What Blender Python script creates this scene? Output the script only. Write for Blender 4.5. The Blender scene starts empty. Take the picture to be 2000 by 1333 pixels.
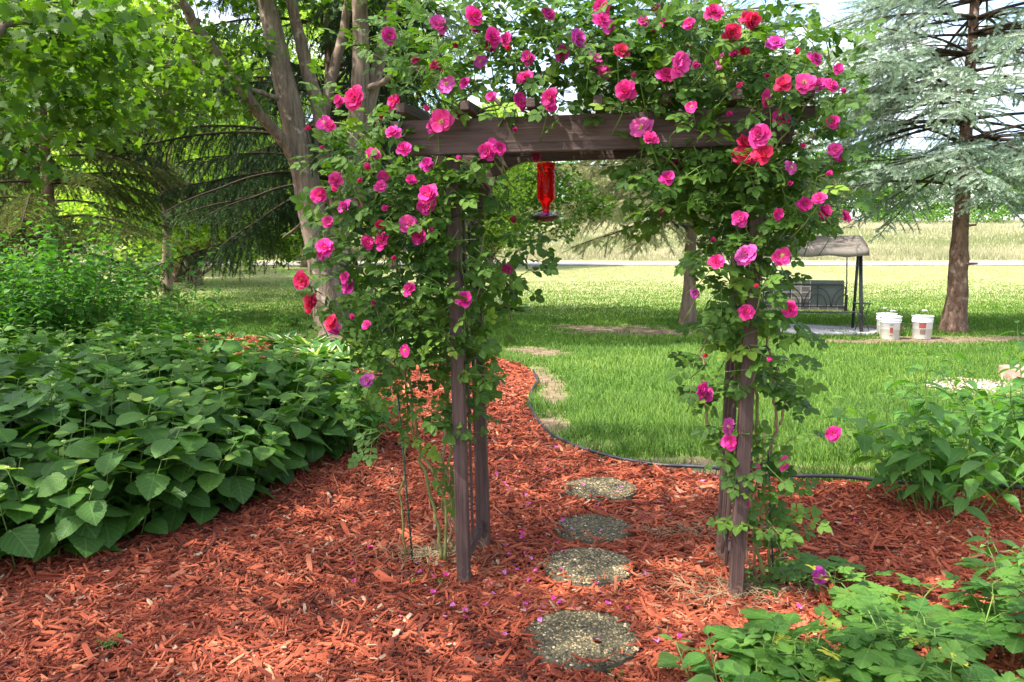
import bpy, bmesh, math, random
import numpy as np
from math import radians as R, sin, cos, pi
from mathutils import Vector, Matrix, noise as mnoise

# ------------------------------------------------------------------ camera, sky, sun, exposure
sc = bpy.context.scene
sc.render.engine = 'CYCLES'
FPX = 1540.0; PITCH = 6.5; CAMZ = 1.55
cd = bpy.data.cameras.new('camera'); cam = bpy.data.objects.new('camera', cd)
sc.collection.objects.link(cam); sc.camera = cam
cam.location = (0, 0, CAMZ); cam.rotation_euler = (R(90-PITCH), 0, 0)
cd.sensor_width = 36; cd.lens = 36*FPX/2000; cd.clip_end = 3000; cd.clip_start = 0.05
SUN_EL = 56.0
SUN_H = Vector((-0.90, -0.43)).normalized()           # horizontal direction towards the sun
S = Vector((SUN_H.x*cos(R(SUN_EL)), SUN_H.y*cos(R(SUN_EL)), sin(R(SUN_EL))))
sd = bpy.data.lights.new('sun', 'SUN'); so = bpy.data.objects.new('sun', sd)
sc.collection.objects.link(so); sd.energy = 2.6; sd.angle = R(0.55); sd.color = (1, .94, .84)
so.rotation_euler = S.to_track_quat('Z', 'Y').to_euler(); so.location = (-8, -8, 14)
w = bpy.data.worlds.new('World'); sc.world = w; w.use_nodes = True
nt = w.node_tree; nt.nodes.clear()
N = nt.nodes.new; L = nt.links.new
sky = N('ShaderNodeTexSky'); sky.sky_type = 'NISHITA'; sky.sun_disc = False
sky.air_density = .8; sky.dust_density = 3; sky.ozone_density = .4
sky.sun_elevation = R(SUN_EL); sky.sun_rotation = math.atan2(S.x, S.y)
tc = N('ShaderNodeTexCoord'); mp = N('ShaderNodeMapping'); mp.inputs['Scale'].default_value = (2.2, 2.2, 6)
nz = N('ShaderNodeTexNoise'); nz.inputs['Scale'].default_value = 1.6; nz.inputs['Detail'].default_value = 7; nz.inputs['Roughness'].default_value = .6
rp = N('ShaderNodeValToRGB'); rp.color_ramp.elements[0].position = .46; rp.color_ramp.elements[1].position = .68
mx = N('ShaderNodeMix'); mx.data_type = 'RGBA'; mx.inputs[7].default_value = (3.3, 3.15, 2.95, 1)
bg = N('ShaderNodeBackground'); bg.inputs['Strength'].default_value = 0.15
ow = N('ShaderNodeOutputWorld')
L(tc.outputs['Generated'], mp.inputs['Vector']); L(mp.outputs[0], nz.inputs['Vector']); L(nz.outputs['Fac'], rp.inputs[0])
L(rp.outputs[0], mx.inputs[0]); L(sky.outputs[0], mx.inputs[6]); L(mx.outputs[2], bg.inputs['Color']); L(bg.outputs[0], ow.inputs[0])
sc.view_settings.view_transform = 'Standard'; sc.view_settings.look = 'None'
sc.view_settings.exposure = 2.08; sc.view_settings.gamma = 1
sc.cycles.max_bounces = 8; sc.cycles.transparent_max_bounces = 8; sc.cycles.transmission_bounces = 6
sc.cycles.diffuse_bounces = 4; sc.cycles.sample_clamp_indirect = 6

# ------------------------------------------------------------------ helpers
rng = np.random.default_rng(11)
random.seed(5)
cp, sp = cos(R(PITCH)), sin(R(PITCH))
def ray(px, py):
    u = (px-1000)/FPX; v = (666.5-py)/FPX
    return Vector((u, cp+v*sp, -sp+v*cp))
def at(px, py, Y):
    d = ray(px, py); return Vector((0, 0, CAMZ))+d*(Y/d.y)
def gr(px, py, z=0.0):
    d = ray(px, py); return Vector((0, 0, CAMZ))+d*((z-CAMZ)/d.z)
def smooth(a, b, x):
    t = np.clip((np.asarray(x, float)-a)/(b-a), 0, 1); return t*t*(3-2*t)
def H(x, y):
    y = np.asarray(y, float); x = np.asarray(x, float)
    h = 0.0185*np.maximum(0, y-20)*smooth(18, 30, y)
    h = np.where(y > 61, h+0.083*np.clip(y-61, 0, 48), h)
    h = h+0.03*np.sin(x*.35+1)*np.sin(y*.23)*smooth(13, 20, y)
    return h
def vnoise(P, f, seed=0):
    """cheap value-like noise from sines, P (n,3)"""
    q = P*f+seed*7.3
    return (np.sin(q[:, 0]*1.7+1.3*np.sin(q[:, 1]*1.1+q[:, 2]))+np.sin(q[:, 1]*1.9+1.7*np.sin(q[:, 2]*1.3+q[:, 0]))+np.sin(q[:, 2]*2.1+1.1*np.sin(q[:, 0]*.9+q[:, 1])))/3

def link(o, parent=None):
    sc.collection.objects.link(o)
    if parent: o.parent = parent
    return o
def tag(o, label=None, cat=None, group=None, kind=None):
    if label: o['label'] = label
    if cat: o['category'] = cat
    if group: o['group'] = group
    if kind: o['kind'] = kind
    return o
def thing(name, label, cat, loc=(0, 0, 0), rz=0, group=None):
    o = bpy.data.objects.new(name, None); o.location = loc; o.rotation_euler = (0, 0, rz)
    o.empty_display_size = .1
    link(o); return tag(o, label, cat, group)

class MB:
    def __init__(s): s.v=[]; s.l=[]; s.sz=[]; s.r=[]; s.u=[]; s.n=0
    def add(s, V, loops, sizes, rnd=None, luv=None):
        V = np.asarray(V, np.float32).reshape(-1, 3); n = len(V)
        s.v.append(V); s.l.append(np.asarray(loops, np.int64)+s.n); s.sz.append(np.asarray(sizes, np.int64))
        s.r.append(np.full(n, .5, np.float32) if rnd is None else np.broadcast_to(np.asarray(rnd, np.float32), (n,)))
        s.u.append(np.zeros((n, 3), np.float32) if luv is None else np.asarray(luv, np.float32))
        s.n += n
    def faces(s, V, F, rnd=None, luv=None):
        s.add(V, [i for f in F for i in f], [len(f) for f in F], rnd, luv)
    def batch(s, tpl, Rm, T, sc_, rnd=None):
        V, F, U = tpl; V = np.asarray(V, np.float32); n = len(T)
        if n == 0: return
        sc_ = np.asarray(sc_, np.float32)
        if sc_.ndim == 1: sc_ = sc_[:, None]
        P = V[None]*sc_[:, None, :]
        P = np.einsum('nij,nvj->nvi', Rm, P)+np.asarray(T)[:, None, :]
        l = np.array([i for f in F for i in f]); z = np.array([len(f) for f in F])
        LL = (l[None]+(np.arange(n)*len(V))[:, None]).ravel()
        r = rng.random(n) if rnd is None else rnd
        s.add(P.reshape(-1, 3), LL, np.tile(z, n), np.repeat(r, len(V)), np.tile(np.asarray(U, np.float32), (n, 1)))
    def tube(s, pts, rad, sides=6, rnd=.5, bump=0.0, cap=True):
        P = [Vector(p) for p in pts]; n = len(P)
        if np.isscalar(rad): rad = [rad]*n
        V = []; U = []; up = Vector((.13, .31, .94)); length = 0
        for i in range(n):
            t = (P[min(i+1, n-1)]-P[max(i-1, 0)])
            if t.length < 1e-9: t = Vector((0, 0, 1))
            t.normalize()
            if i == 0:
                a = t.cross(up)
                if a.length < .05: a = t.cross(Vector((1, 0, 0)))
            else:
                a = a-t*a.dot(t); length += (P[i]-P[i-1]).length
            a.normalize(); b = t.cross(a)
            for k in range(sides):
                th = 2*pi*k/sides; rr = rad[i]
                if bump and sides >= 16:
                    rr *= 1+.035*sin(th*11+2*mnoise.noise(Vector((th, 0, length*2))))*mnoise.noise(Vector((cos(th)*3, sin(th)*3, length*4)))*2
                if bump:
                    rr *= 1+bump*(mnoise.noise(Vector((cos(th)*2.2, sin(th)*2.2, length*1.6+P[0].x)))+.5*mnoise.noise(Vector((cos(th)*6, sin(th)*6, length*3))))
                V.append(P[i]+a*cos(th)*rr+b*sin(th)*rr); U.append((k/sides, length, 0))
        F = []
        for i in range(n-1):
            for k in range(sides):
                k2 = (k+1) % sides
                F.append((i*sides+k, i*sides+k2, (i+1)*sides+k2, (i+1)*sides+k))
        if cap:
            F.append(tuple(range(sides))[::-1]); F.append(tuple((n-1)*sides+k for k in range(sides)))
        s.faces(np.array([tuple(v) for v in V]), F, rnd, np.array(U))
    def box(s, lo, hi, rnd=.5, bev=0.0):
        bm = bmesh.new(); bmesh.ops.create_cube(bm, size=1)
        for v in bm.verts: v.co = Vector([(lo[i]+hi[i])/2+v.co[i]*(hi[i]-lo[i]) for i in range(3)])
        if bev: bmesh.ops.bevel(bm, geom=bm.edges[:], offset=bev, segments=2, affect='EDGES', profile=.5)
        s.bm(bm, rnd)
    def bm(s, bm, rnd=.5, M=None):
        if M is not None: bm.transform(M)
        bm.verts.index_update()
        s.faces(np.array([tuple(v.co) for v in bm.verts]), [[v.index for v in f.verts] for f in bm.faces], rnd); bm.free()
    def build(s, name, mat, parent=None, smooth_=True, **kw):
        me = bpy.data.meshes.new(name)
        V = np.concatenate(s.v); Lp = np.concatenate(s.l); Z = np.concatenate(s.sz)
        me.vertices.add(len(V)); me.vertices.foreach_set('co', V.ravel())
        me.loops.add(len(Lp)); me.loops.foreach_set('vertex_index', Lp.astype(np.int32))
        me.polygons.add(len(Z)); me.polygons.foreach_set('loop_start', np.concatenate([[0], np.cumsum(Z)[:-1]]).astype(np.int32))
        me.update(calc_edges=True)
        me.polygons.foreach_set('use_smooth', np.full(len(Z), smooth_))
        a = me.attributes.new('rnd', 'FLOAT', 'POINT'); a.data.foreach_set('value', np.concatenate(s.r))
        a = me.attributes.new('luv', 'FLOAT_VECTOR', 'POINT'); a.data.foreach_set('vector', np.concatenate(s.u).ravel())
        me.materials.append(mat)
        o = link(bpy.data.objects.new(name, me), parent)
        tag(o, **kw); return o

def frames(D, Nn):
    D = D/np.maximum(1e-9, np.linalg.norm(D, axis=1, keepdims=True))
    X = np.cross(D, Nn); X /= np.maximum(1e-6, np.linalg.norm(X, axis=1, keepdims=True))
    Z = np.cross(X, D)
    return np.stack([X, D, Z], axis=2)
def unit(n):
    v = rng.normal(size=(n, 3)); return v/np.linalg.norm(v, axis=1, keepdims=True)

# ------------------------------------------------------------------ materials
def newmat(name):
    m = bpy.data.materials.new(name); m.use_nodes = True; t = m.node_tree; t.nodes.clear()
    out = t.nodes.new('ShaderNodeOutputMaterial'); return m, t, out
def ramp(t, cols, pos=None):
    r = t.nodes.new('ShaderNodeValToRGB'); e = r.color_ramp.elements
    k = len(cols)
    while len(e) < k: e.new(.5)
    for i, c in enumerate(cols):
        e[i].position = i/(k-1) if pos is None else pos[i]
        e[i].color = (*c, 1)
    return r
def mixc(t, a, b, fac, mode='MIX'):
    m = t.nodes.new('ShaderNodeMix'); m.data_type = 'RGBA'; m.blend_type = mode
    for k, v in ((0, fac), (6, a), (7, b)):
        if hasattr(v, 'links'): t.links.new(v, m.inputs[k])
        elif k == 0: m.inputs[k].default_value = v
        else: m.inputs[k].default_value = (*v, 1)
    return m.outputs[2]
def math_(t, op, a, b=0.0, c=None):
    m = t.nodes.new('ShaderNodeMath'); m.operation = op
    for k, v in ((0, a), (1, b), (2, c)):
        if v is None: continue
        if hasattr(v, 'links'): t.links.new(v, m.inputs[k])
        else: m.inputs[k].default_value = v
    return m.outputs[0]
def attr(t, n):
    a = t.nodes.new('ShaderNodeAttribute'); a.attribute_name = n; return a
def noise(t, vec, scale, detail=4, rough=.55, out='Fac'):
    n = t.nodes.new('ShaderNodeTexNoise'); n.inputs['Scale'].default_value = scale
    n.inputs['Detail'].default_value = detail; n.inputs['Roughness'].default_value = rough
    if vec is not None: t.links.new(vec, n.inputs['Vector'])
    return n.outputs[out]
def objco(t, scale=(1, 1, 1)):
    c = t.nodes.new('ShaderNodeTexCoord'); m = t.nodes.new('ShaderNodeMapping'); m.inputs['Scale'].default_value = scale
    t.links.new(c.outputs['Object'], m.inputs[0]); return m.outputs[0]
def bump(t, h, strength, dist):
    b = t.nodes.new('ShaderNodeBump'); b.inputs['Strength'].default_value = strength; b.inputs['Distance'].default_value = dist
    t.links.new(h, b.inputs['Height']); return b.outputs[0]
def princ(t, col, rough=.6, spec=.4, normal=None, **kw):
    p = t.nodes.new('ShaderNodeBsdfPrincipled')
    if hasattr(col, 'links'): t.links.new(col, p.inputs['Base Color'])
    else: p.inputs['Base Color'].default_value = (*col, 1)
    if hasattr(rough, 'links'): t.links.new(rough, p.inputs['Roughness'])
    else: p.inputs['Roughness'].default_value = rough
    p.inputs['Specular IOR Level'].default_value = spec
    if normal is not None: t.links.new(normal, p.inputs['Normal'])
    for k, v in kw.items(): p.inputs[k].default_value = v
    return p
def leafmat(name, cols, trans=.4, rough=.5, spec=.3, vein=0.0, margin=None, tcol=None, nveins=7, pos=None):
    """cols: dark..light real leaf colours picked per leaf; vein: pale midrib and side veins"""
    m, t, out = newmat(name)
    rc = ramp(t, cols, pos); t.links.new(attr(t, 'rnd').outputs['Fac'], rc.inputs[0]); col = rc.outputs[0]
    nrm = None
    u = attr(t, 'luv'); sx = t.nodes.new('ShaderNodeSeparateXYZ'); t.links.new(u.outputs['Vector'], sx.inputs[0])
    ax = math_(t, 'ABSOLUTE', sx.outputs[0])
    if vein:
        mid = math_(t, 'SUBTRACT', 1, math_(t, 'MINIMUM', math_(t, 'MULTIPLY', ax, 14), 1))
        ph = math_(t, 'SUBTRACT', math_(t, 'ADD', math_(t, 'POWER', math_(t, 'MAXIMUM', sx.outputs[1], 0), .8), math_(t, 'MULTIPLY', noise(t, objco(t), 14, 2), .12)), math_(t, 'MULTIPLY', math_(t, 'POWER', ax, 1.3), .45))
        sv = math_(t, 'SINE', math_(t, 'MULTIPLY', ph, nveins*2*pi))
        sv2 = math_(t, 'POWER', math_(t, 'MAXIMUM', sv, 0), 5)
        vv = math_(t, 'MAXIMUM', mid, math_(t, 'MULTIPLY', sv2, .55))
        col = mixc(t, col, mixc(t, col, (.35, .5, .2), .5), math_(t, 'MULTIPLY', vv, vein))
        nrm = bump(t, math_(t, 'ADD', math_(t, 'ABSOLUTE', sv), math_(t, 'MULTIPLY', noise(t, objco(t), 60, 3), 1.5)), .35, .003)
    if margin:
        e = math_(t, 'GREATER_THAN', math_(t, 'ADD', ax, math_(t, 'MULTIPLY', noise(t, u.outputs['Vector'], 3), .5)), .86)
        col = mixc(t, col, margin, e)
    blot = noise(t, objco(t), 9, 3)
    col = mixc(t, col, mixc(t, col, (1.35, 1.3, 1.0), 1, 'MULTIPLY'), math_(t, 'MULTIPLY', blot, .6))
    p = princ(t, col, rough, spec, nrm)
    tr = t.nodes.new('ShaderNodeBsdfTranslucent')
    tcv = mixc(t, col, tcol or (1.5, 1.7, .5), 1, 'MULTIPLY'); t.links.new(tcv, tr.inputs['Color'])
    ms = t.nodes.new('ShaderNodeMixShader'); ms.inputs[0].default_value = trans
    t.links.new(p.outputs[0], ms.inputs[1]); t.links.new(tr.outputs[0], ms.inputs[2]); t.links.new(ms.outputs[0], out.inputs[0])
    return m
def barkmat(name, dark, light, sxy=9, sz=1.6, lichen=None, bs=.9):
    m, t, out = newmat(name)
    v = objco(t, (sxy, sxy, sz))
    n1 = noise(t, v, 1.0, 6, .65); n2 = noise(t, objco(t, (1, 1, 1)), 1.7, 4)
    r = ramp(t, [dark, tuple((a+b)/2 for a, b in zip(dark, light)), light], [.32, .5, .68]); t.links.new(n1, r.inputs[0])
    col = mixc(t, r.outputs[0], tuple(c*.6 for c in dark), math_(t, 'MULTIPLY', n2, .6))
    if lichen: 
        k = ramp(t, [(0, 0, 0), (1, 1, 1)], [.58, .7]); t.links.new(noise(t, objco(t), 5, 4), k.inputs[0])
        col = mixc(t, col, lichen, k.outputs[0])
    p = princ(t, col, .9, .15, bump(t, n1, bs, .03)); t.links.new(p.outputs[0], out.inputs[0]); return m
def plain(name, col, rough=.5, spec=.5, var=.25, sc_=20, metal=0):
    m, t, out = newmat(name)
    n = noise(t, objco(t), sc_, 4)
    c = mixc(t, tuple(x*(1-var) for x in col), tuple(min(1, x*(1+var)) for x in col), n)
    p = princ(t, c, rough, spec, bump(t, n, .15, .002)); p.inputs['Metallic'].default_value = metal
    t.links.new(p.outputs[0], out.inputs[0]); return m
def woodmat(name, axis):
    m, t, out = newmat(name)
    s = [38, 38, 38]; s[axis] = 1.4
    v = objco(t, tuple(s)); n1 = noise(t, v, 2.1, 8, .75); n2 = noise(t, objco(t, tuple(3 if i != axis else 1 for i in range(3))), 2, 3)
    r = ramp(t, [(.014, .008, .007), (.062, .036, .031), (.105, .064, .055), (.23, .165, .135)], [.32, .44, .6, .74]); t.links.new(n1, r.inputs[0])
    col = mixc(t, r.outputs[0], (.078, .043, .038), math_(t, 'MULTIPLY', n2, .45))
    s2 = [30, 30, 30]; s2[axis] = 2.0
    k = ramp(t, [(0, 0, 0), (1, 1, 1)], [.69, .76]); t.links.new(noise(t, objco(t, tuple(s2)), 1, 5, .6), k.inputs[0])
    col = mixc(t, col, (.33, .26, .2), math_(t, 'MULTIPLY', k.outputs[0], .55))
    g_ = t.nodes.new('ShaderNodeNewGeometry'); sz_ = t.nodes.new('ShaderNodeSeparateXYZ'); t.links.new(g_.outputs['Position'], sz_.inputs[0])
    wr = math_(t, 'GREATER_THAN', math_(t, 'SUBTRACT', noise(t, objco(t), 24, 5, .7), math_(t, 'MULTIPLY', sz_.outputs[2], 1.6)), .42)
    col = mixc(t, col, (.17, .10, .07), math_(t, 'MULTIPLY', wr, .8))
    p = princ(t, col, .62, .35, bump(t, n1, .9, .009)); t.links.new(p.outputs[0], out.inputs[0]); return m

M = {}
M['wood_x'] = woodmat('painted wood beam', 0); M['wood_y'] = woodmat('painted wood rafter', 1); M['wood_z'] = woodmat('painted wood post', 2)
M['hyd'] = leafmat('hydrangea leaf', [(.022, .074, .009), (.048, .13, .018), (.095, .20, .030), (.26, .38, .065)], .28, .5, .32, vein=.28, nveins=6, pos=[0, .5, .88, 1])
M['rose'] = leafmat('rose leaf', [(.020, .060, .007), (.050, .12, .013), (.095, .185, .022), (.20, .32, .045)], .34, .48, .3, vein=.35, pos=[0, .5, .9, 1])
M['maple'] = leafmat('maple leaf', [(.030, .075, .009), (.055, .12, .013), (.11, .19, .025)], .42, .5, .3)
M['bright'] = leafmat('sunny leaf', [(.13, .22, .035), (.24, .35, .065), (.38, .47, .14)], .5, .5, .3)
M['shrub'] = leafmat('shrub leaf', [(.04, .13, .02), (.075, .2, .035), (.15, .3, .07)], .4, .5, .3)
M['dogwood'] = leafmat('long shrub leaf', [(.05, .15, .025), (.09, .22, .04), (.17, .32, .07)], .38, .42, .4, vein=.4)
M['peony'] = leafmat('lobed leaf', [(.035, .115, .018), (.070, .175, .028), (.12, .25, .04), (.48, .46, .06)], .38, .5, .3, vein=.3, pos=[0, .5, .86, 1])
M['hosta'] = leafmat('variegated leaf', [(.05, .15, .04), (.09, .2, .06)], .3, .5, .3, margin=(.55, .58, .36))
M['woods'] = leafmat('far wood leaf', [(.05, .12, .025), (.09, .19, .04), (.15, .26, .06)], .35, .6, .2)
def needlemat(name, cols, tr=.15):
    return leafmat(name, cols, tr, .6, .25, tcol=(1.2, 1.3, .8))
M['blue'] = needlemat('blue spruce needles', [(.12, .19, .14), (.30, .40, .35), (.56, .66, .62)])
M['pale'] = needlemat('pale spruce needles', [(.20, .24, .11), (.38, .40, .22), (.58, .56, .38)])
M['dark'] = needlemat('dark spruce needles', [(.015, .038, .018), (.035, .075, .032), (.07, .12, .05)])
M['olive'] = needlemat('olive spruce needles', [(.05, .09, .028), (.11, .16, .045), (.22, .24, .09)])
M['bark'] = barkmat('grey brown bark', (.12, .08, .055), (.36, .27, .20))
M['bark_s'] = barkmat('smooth grey bark', (.09, .065, .045), (.34, .265, .20), 15, 1.5, (.40, .34, .27), 1.0)
M['bark_r'] = barkmat('red brown bark', (.08, .045, .03), (.30, .19, .14), 10, 5, (.32, .25, .2), 1.0)
M['twig'] = barkmat('twig bark', (.035, .025, .016), (.10, .07, .048), 20, 8)
M['stem'] = plain('green stem', (.12, .2, .04), .6, .3)
M['cane'] = plain('rose cane', (.16, .17, .05), .6, .3, .5, 40)
M['cane_old'] = plain('old rose cane', (.30, .20, .12), .8, .2, .5, 40)
M['black'] = plain('black metal', (.022, .024, .022), .45, .5)
M['edging'] = plain('black edging plastic', (.03, .032, .04), .4, .5)
M['stake'] = plain('green stake', (.01, .05, .03), .4, .5)

# grass / meadow / ground
def grassmat(name, cols, tr=.3, pos=None):
    m = leafmat(name, cols, tr, .55, .25, pos=pos, tcol=(1.3, 1.4, .5)); return m
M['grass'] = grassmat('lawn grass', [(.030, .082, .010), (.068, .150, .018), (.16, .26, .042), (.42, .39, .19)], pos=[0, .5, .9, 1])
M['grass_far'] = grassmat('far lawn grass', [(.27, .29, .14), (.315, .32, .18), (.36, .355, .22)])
M['meadow_g'] = grassmat('tall meadow grass', [(.15, .19, .085), (.25, .26, .165), (.37, .335, .26)], .2)
def groundmat():
    m, t, out = newmat('lawn ground')
    g = t.nodes.new('ShaderNodeNewGeometry'); s = t.nodes.new('ShaderNodeSeparateXYZ'); t.links.new(g.outputs['Position'], s.inputs[0])
    P = g.outputs['Position']
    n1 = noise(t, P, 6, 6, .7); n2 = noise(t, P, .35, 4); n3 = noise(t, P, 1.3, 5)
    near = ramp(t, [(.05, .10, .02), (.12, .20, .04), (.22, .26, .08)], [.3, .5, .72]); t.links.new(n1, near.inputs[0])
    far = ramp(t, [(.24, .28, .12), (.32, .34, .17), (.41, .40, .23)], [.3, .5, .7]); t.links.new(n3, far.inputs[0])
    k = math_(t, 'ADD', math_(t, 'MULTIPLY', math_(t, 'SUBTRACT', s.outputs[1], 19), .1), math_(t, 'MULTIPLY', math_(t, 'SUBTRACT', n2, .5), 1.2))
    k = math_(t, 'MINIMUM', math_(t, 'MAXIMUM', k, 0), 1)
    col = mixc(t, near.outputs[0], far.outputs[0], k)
    soil = ramp(t, [(.08, .05, .032), (.19, .13, .09), (.33, .25, .18)], [.3, .5, .75]); t.links.new(n1, soil.inputs[0])
    a = t.nodes.new('ShaderNodeAttribute'); a.attribute_name = 'rnd'
    col = mixc(t, col, soil.outputs[0], a.outputs['Fac'])
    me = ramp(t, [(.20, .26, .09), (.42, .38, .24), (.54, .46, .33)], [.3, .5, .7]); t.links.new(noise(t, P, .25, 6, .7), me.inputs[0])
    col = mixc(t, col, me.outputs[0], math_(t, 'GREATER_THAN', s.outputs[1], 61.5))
    p = princ(t, col, .95, .1, bump(t, n1, .6, .03)); t.links.new(p.outputs[0], out.inputs[0]); return m
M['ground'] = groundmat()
def mulchmat(name, chips):
    m, t, out = newmat(name)
    if chips:
        u = attr(t, 'luv'); mp_ = t.nodes.new('ShaderNodeMapping'); mp_.inputs['Scale'].default_value = (9, 1.2, 9); t.links.new(u.outputs['Vector'], mp_.inputs[0])
        n1 = noise(t, mp_.outputs[0], 1.5, 4)
        r = ramp(t, [(.05, .018, .012), (.20, .040, .018), (.40, .082, .034), (.56, .145, .063), (.66, .29, .16), (.58, .42, .27)], [0, .15, .45, .75, .93, 1])
        t.links.new(attr(t, 'rnd').outputs['Fac'], r.inputs[0])
        col = mixc(t, r.outputs[0], (.15, .04, .025), math_(t, 'MULTIPLY', n1, .7))
    else:
        n1 = noise(t, objco(t), 60, 6, .7)
        r = ramp(t, [(.03, .010, .008), (.14, .032, .018), (.30, .07, .035)], [.3, .5, .75]); t.links.new(n1, r.inputs[0]); col = r.outputs[0]
    p = princ(t, col, .8, .25, bump(t, n1, .6, .004)); t.links.new(p.outputs[0], out.inputs[0]); return m
M['chips'] = mulchmat('red wood chips', True); M['mulch'] = mulchmat('red mulch bed', False)

# ------------------------------------------------------------------ leaf templates
def grid_leaf(widths, cols=4, fold=.25, droop=.25, serr=0.0, wmax=.42, wave=0.0, heart=0.0):
    n = len(widths); V = []; U = []; F = []
    for i, wd in enumerate(widths):
        tt = i/(n-1); w_ = wd*wmax
        for j in range(cols+1):
            s_ = -1+2*j/cols
            ww = w_*(1+(serr if (i % 2 and abs(s_) == 1) else 0))
            y = tt-(heart*abs(s_)**1.5*(1-tt)**3)+(serr*.12*abs(s_) if i % 2 else 0)
            V.append((s_*ww, y, abs(s_)*ww*fold-droop*tt*tt+wave*sin(tt*9+s_*2)*abs(s_)))
            U.append((s_*wd, tt, 0))
    for i in range(n-1):
        for j in range(cols):
            a = i*(cols+1)+j; F.append((a, a+1, a+cols+2, a+cols+1))
    return np.array(V), F, np.array(U)
HYD = grid_leaf([.05, .72, .96, 1.0, 1.0, .98, .93, .85, .74, .6, .42, .2, .0], 4, .10, .22, .09, .47, .02, heart=.12)
HYDS = grid_leaf([.02, .6, .95, 1.0, .85, .6, .3, .0], 2, .25, .2, .05, .36)
DOG = grid_leaf([.03, .5, .85, 1.0, .98, .85, .62, .34, .0], 2, .3, .35, 0, .24)
OVA = grid_leaf([.05, .75, 1.0, .85, .45, .0], 2, .2, .2, 0, .33)
SIMP = (np.array([(0, 0, 0), (.3, .45, .05), (0, 1, -.12), (-.3, .45, .05)]), [(0, 1, 2), (0, 2, 3)], np.array([(0, 0, 0), (1, .5, 0), (0, 1, 0), (-1, .5, 0)]))
HOS = grid_leaf([.05, .5, .85, 1.0, .95, .75, .4, .0], 4, .35, .5, 0, .2)
def merge(parts):
    V = []; F = []; U = []; n = 0
    for (v, f, u), Mx in parts:
        v = np.asarray(v) @ np.array(Mx.to_3x3()).T + np.array(Mx.translation)
        V.append(v); U.append(u); F += [tuple(i+n for i in q) for q in f]; n += len(v)
    return np.concatenate(V), F, np.concatenate(U)
def TRS(x, y, z, rz, s, rx=0, ry=0):
    return Matrix.Translation((x, y, z)) @ Matrix.Rotation(rz, 4, 'Z') @ Matrix.Rotation(rx, 4, 'X') @ Matrix.Rotation(ry, 4, 'Y') @ Matrix.Scale(s, 4)
LFT = grid_leaf([.05, .72, 1.0, .93, .6, .0], 2, .22, .16, 0.0, .36)
STK = (np.array([(-.012, 0, 0), (.012, 0, 0), (.008, .8, 0), (-.008, .8, 0)]), [(0, 1, 2, 3)], np.zeros((4, 3)))
def rose_leaf(k, seed):
    r = random.Random(seed); ps = [(STK, Matrix.Identity(4))]
    ps.append((LFT, TRS(0, .78, 0, 0, .44)))
    ys = [.68, .36][:k]
    for y in ys:
        for s_ in (-1, 1):
            ps.append((LFT, TRS(s_*.02, y, 0, -s_*R(58+r.uniform(-10, 10)), .40*r.uniform(.85, 1.05), R(r.uniform(-20, 12)), R(r.uniform(-15, 15)))))
    return merge(ps)
ROSE_L = [rose_leaf(2, 1), rose_leaf(2, 2), rose_leaf(1, 3)]
def fan(outline, z=.06, c=(0, .3)):
    V = [(c[0], c[1], 0)]+[(x, y, -z*((x-c[0])**2+(y-c[1])**2)*2) for x, y in outline]
    n = len(outline); F = [(0, 1+i, 1+(i+1) % n) for i in range(n)]
    return np.array(V), F, np.array([(v[0]*1.4, v[1], 0) for v in V])
half = [(0, 0), (.22, -.02), (.42, .02), (.30, .14), (.58, .30), (.44, .36), (.52, .60), (.24, .48), (.26, .66), (.12, .74), (0, 1.0)]
MAP = fan(half+[(-x, y) for x, y in half[-2:0:-1]])
lob = [(0, 0), (.12, .12), (.36, .36), (.46, .62), (.27, .56), (.24, .80), (0, 1.0)]
LOBE = fan(lob+[(-x, y) for x, y in lob[-2:0:-1]], .1, (0, .45))
PEO = merge([(STK, Matrix.Identity(4)), (LOBE, TRS(0, .5, 0, 0, .55)), (LOBE, TRS(0, .45, 0, -R(62), .5, R(-8))), (LOBE, TRS(0, .45, 0, R(62), .5, R(-8))),
             (LOBE, TRS(0, .2, 0, -R(70), .42, R(5))), (LOBE, TRS(0, .2, 0, R(70), .42, R(5)))])
def needle(nr=5, per=5, rad=.17, wd=.03, seed=1):
    r = random.Random(seed); V = []; F = []; U = []
    for i in range(nr):
        for k in range(per):
            a = 2*pi*(k+.5*(i % 2))/per+r.uniform(-.2, .2); y = i/nr+.02*r.random()
            dx, dz = cos(a), sin(a); px_, pz_ = -dz, dx; rr = rad*r.uniform(.8, 1.15)*(1 if i < nr-1 else .8)
            b = len(V)
            V += [(px_*wd, y, pz_*wd), (-px_*wd, y, -pz_*wd), (dx*rr, y+.17, dz*rr)]; F.append((b, b+1, b+2)); U += [(0, 0, 0)]*3
    b = len(V); V += [(.04, .7, 0), (-.04, .7, 0), (0, 1.15, 0)]; F.append((b, b+1, b+2)); U += [(0, 0, 0)]*3
    return np.array(V), F, np.array(U)
NDL = needle()

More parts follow.
